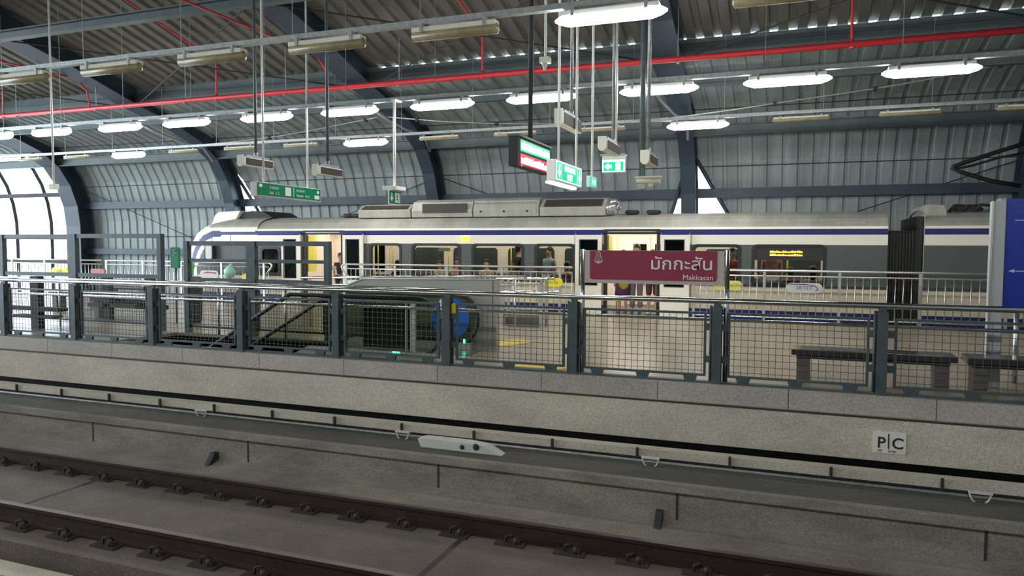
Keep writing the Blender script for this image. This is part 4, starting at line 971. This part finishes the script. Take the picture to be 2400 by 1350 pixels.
def person(x, y, z, rz, h, pose, top, bottom, label, skirt=False, shoe=(.6, .6, .6), long_hair=False, bare=False, hold=False):
    k = h/1.7
    t = thing('person', label, 'person', None, (x, y, z), rz)   # local: faces -Y
    t.scale = (k, k, k)
    N, E = [], []
    def add(p, r, par=None):
        N.append((*p, r)); i = len(N)-1
        if par is not None: E.append((par, i))
        return i
    sit = pose == 'sit'
    hz = .50 if sit else .92
    pel = add((0, 0, hz), (.125, .10)); sp1 = add((0, .01, hz+.18), (.12, .085), pel); ch = add((0, 0, hz+.38), (.15, .10), sp1)
    nk0 = add((0, .0, hz+.50), (.065, .06), ch); nk = add((0, -.01, hz+.57), (.052, .052), nk0)
    h1 = add((0, -.025, hz+.63), (.062, .07), nk); h2 = add((0, -.02, hz+.70), (.078, .092), h1); h3 = add((0, -.01, hz+.765), (.06, .07), h2)
    nose = add((0, -.115, hz+.675), .012, h1)
    arms = []
    for s in (-1, 1):
        sh = add((s*.17, 0, hz+.44), .055, ch); el = add((s*.215, .02 if not sit else -.02, hz+.17), .043, sh)
        wr = add((s*.21, -.05, hz-.06), .03, el) if not (sit or (hold and s == 1)) else add((s*.12, -.24, hz+.12), .03, el)
        d = Vector((0, -.02, -.08)) if not (sit or (hold and s == 1)) else Vector((-s*.05, -.06, 0))
        w = Vector(N[wr][:3]); pm = add(tuple(w+d*.8), (.036, .02), wr)
        fdir = d.normalized(); side = Vector((0, 1, 0)) if abs(fdir.z) > .7 else Vector((0, 0, 1))
        for q, ln in ((-.024, .06), (-.008, .072), (.008, .068), (.024, .052)):
            a = add(tuple(w+d*.9+side*q+fdir*.02), .009, pm); add(tuple(w+d*.9+side*q*1.1+fdir*(.02+ln)+Vector((-s*.012, 0, 0))), .007, a)
        th = add(tuple(w+d*.4-side*.04), .010, wr); add(tuple(w+d*.8-side*.055), .008, th)
        arms.append((sh, el, wr))
    legs = []
    for s in (-1, 1):
        hp = add((s*.09, 0, hz-.04), .085, pel)
        if sit: kn = add((s*.10, -.42, hz-.02), .06, hp); an = add((s*.10, -.42, .09), .042, kn)
        else: kn = add((s*.095, -.01, .49), .058, hp); an = add((s*.10, .02, .09), .042, kn)
        y0 = N[an][1]; ft = add((s*.11, y0-.12, .035), (.038, .03), an); legs.append((hp, kn, an, ft))
    skin('body', N, E, M['skin'], t, 1)
    # shirt
    S = [(*N[pel][:3], (.14, .115)), (*N[sp1][:3], (.135, .10)), (*N[ch][:3], (.165, .115)), (0, 0, hz+.47, (.10, .08))]; Es = [(0, 1), (1, 2), (2, 3)]
    for sh, el, wr in arms:
        a = len(S); S.append((*N[sh][:3], .068)); S.append((*(Vector(N[sh][:3])*.45+Vector(N[el][:3])*.55), .058)); Es += [(2, a), (a, a+1)]
    skin('shirt', S, Es, top, t, 1)
    if skirt:
        MB().tube([(0, 0, hz+.03), (0, 0, hz-.1), (0, 0, hz-.45)], 1, 14, rads=[.145, .19, .22]).build('skirt', bottom, t)
    else:
        T = [(0, 0, hz+.02, (.14, .12))]; Et = []
        for hp, kn, an, ft in legs:
            a = len(T); T.append((*N[hp][:3], .105)); T.append((*N[kn][:3], .08))
            Et += [(0, a), (a, a+1)]
            if not bare: T.append((N[an][0], N[an][1], .12, .072)); Et.append((a+1, a+2))
        skin('shorts' if bare else 'trousers', T, Et, bottom, t, 1)
    for hp, kn, an, ft in legs:
        X, Y = N[an][0], N[an][1]
        MB().ball((X, Y-.06, .045), .052, .135, .05, 10, 8).build('shoe', cloth('shoe_%d' % int(shoe[0]*100), shoe), t)
    hb = MB().ball((0, .012, hz+.745), .092, .105, .095, 14, 10)
    if long_hair: hb.ball((0, .055, hz+.64), .085, .06, .17, 12, 8)
    else: hb.ball((0, .05, hz+.69), .08, .06, .08, 12, 8)
    hb.build('hair', M['hair'], t)
    ey = MB()
    for s in (-.03, .03): ey.ball((s, -.102, hz+.695), .011, .006, .007, 8, 6)
    ey.build('eye', M['hair'], t)
    mo = MB().ball((0, -.093, hz+.628), .022, .006, .006, 8, 6).build('mouth', cloth('lip', (.35, .1, .09)), t)
    for s in (-1, 1): pass
    MB().ball((-.084, -.01, hz+.68), .012, .02, .03, 8, 6).ball((.084, -.01, hz+.68), .012, .02, .03, 8, 6).build('ear', M['skin'], t)
    return t
F_ = 0
grey = cloth('grey_cloth', (.20, .20, .21)); blk = cloth('black_cloth', (.03, .03, .035)); pink = cloth('pink_cloth', (.62, .30, .30)); dkr = cloth('dark_plum_cloth', (.09, .035, .06))
pur = cloth('purple_cloth', (.14, .05, .18)); lbl = cloth('pale_blue_cloth', (.40, .48, .58)); redc = cloth('red_cloth', (.40, .05, .05)); whc = cloth('white_cloth', (.7, .7, .7)); beige = cloth('beige_cloth', (.55, .42, .34))
person(-3.66, 18.50, 0, 0, 1.70, 'stand', blk, grey, 'standing person in grey trousers in the middle of the right train doorway', shoe=(.3, .3, .3))
person(-3.22, 18.30, 0, .2, 1.56, 'stand', dkr, dkr, 'standing person in dark shorts and white shoes, right side of the right doorway', bare=True, shoe=(.8, .8, .8), long_hair=True)
p = person(-4.0, 18.45, 0, -.3, 1.55, 'stand', pur, pur, 'standing person in purple with a yellow and black bag, left side of the right doorway', skirt=True, shoe=(.5, .35, .3), long_hair=True)
b = MB().ball((0, 0, 0), .13, .07, .17, 12, 8); bg_ = b.build('shoulder_bag', cloth('yellow_black_bag', (.45, .36, .03))); bg_.location = (-3.93, 18.24, .76); tag(bg_, 'yellow and black bag held by the person in purple in the right doorway', 'bag')
person(-12.28, 18.28, 0, .7, 1.42, 'stand', blk, blk, 'short person in black at the right side of the left train doorway', hold=True)
b = MB().box(-.11, .11, -.006, .006, -.08, .08).build('paper', whc); b.location = (-12.36, 17.98, 1.02); b.rotation_euler = (.5, .2, .7); tag(b, 'white sheet held by the short person in black in the left doorway', 'paper')
# passengers
person(-10.45, 18.42, 0, PI, 1.62, 'sit', blk, blk, 'seated dark-haired passenger in black behind the first window right of the left door')
person(-10.05, 20.28, 0, 0, 1.60, 'sit', beige, blk, 'seated passenger in a beige top, left in the stickered window')
person(-9.45, 20.28, 0, 0, 1.72, 'sit', pink, blk, 'seated passenger in a pink top, right in the stickered window')
person(-8.5, 20.28, 0, 0, 1.66, 'sit', beige, blk, 'seated passenger in a beige top behind the window under the right air conditioner', long_hair=True)
person(-7.0, 18.95, 0, PI*.8, 1.68, 'stand', blk, grey, 'standing passenger in black holding near the yellow pole in the third window')
person(-6.1, 18.9, 0, -.4, 1.62, 'stand', lbl, lbl, 'standing passenger in pale blue between the third and fourth windows')
person(-5.45, 18.42, 0, PI, 1.64, 'sit', redc, blk, 'seated passenger in red behind the window left of the right door')
person(-1.35, 18.6, 0, .3, 1.62, 'stand', redc, blk, 'standing passenger in red just right of the name board')
person(-.45, 18.75, 0, .1, 1.72, 'stand', pink, whc, 'standing passenger in pink under the amber display')
person(-.02, 18.42, 0, PI, 1.55, 'sit', blk, blk, 'seated dark-haired passenger left of the yellow pole under the display')
person(.46, 18.42, 0, PI, 1.6, 'sit', beige, blk, 'seated passenger in beige, rightmost under the amber display', long_hair=True)
person(-14.55, 18.5, 0, .2, 1.72, 'stand', beige, blk, 'train driver in a beige shirt behind the cab side window')
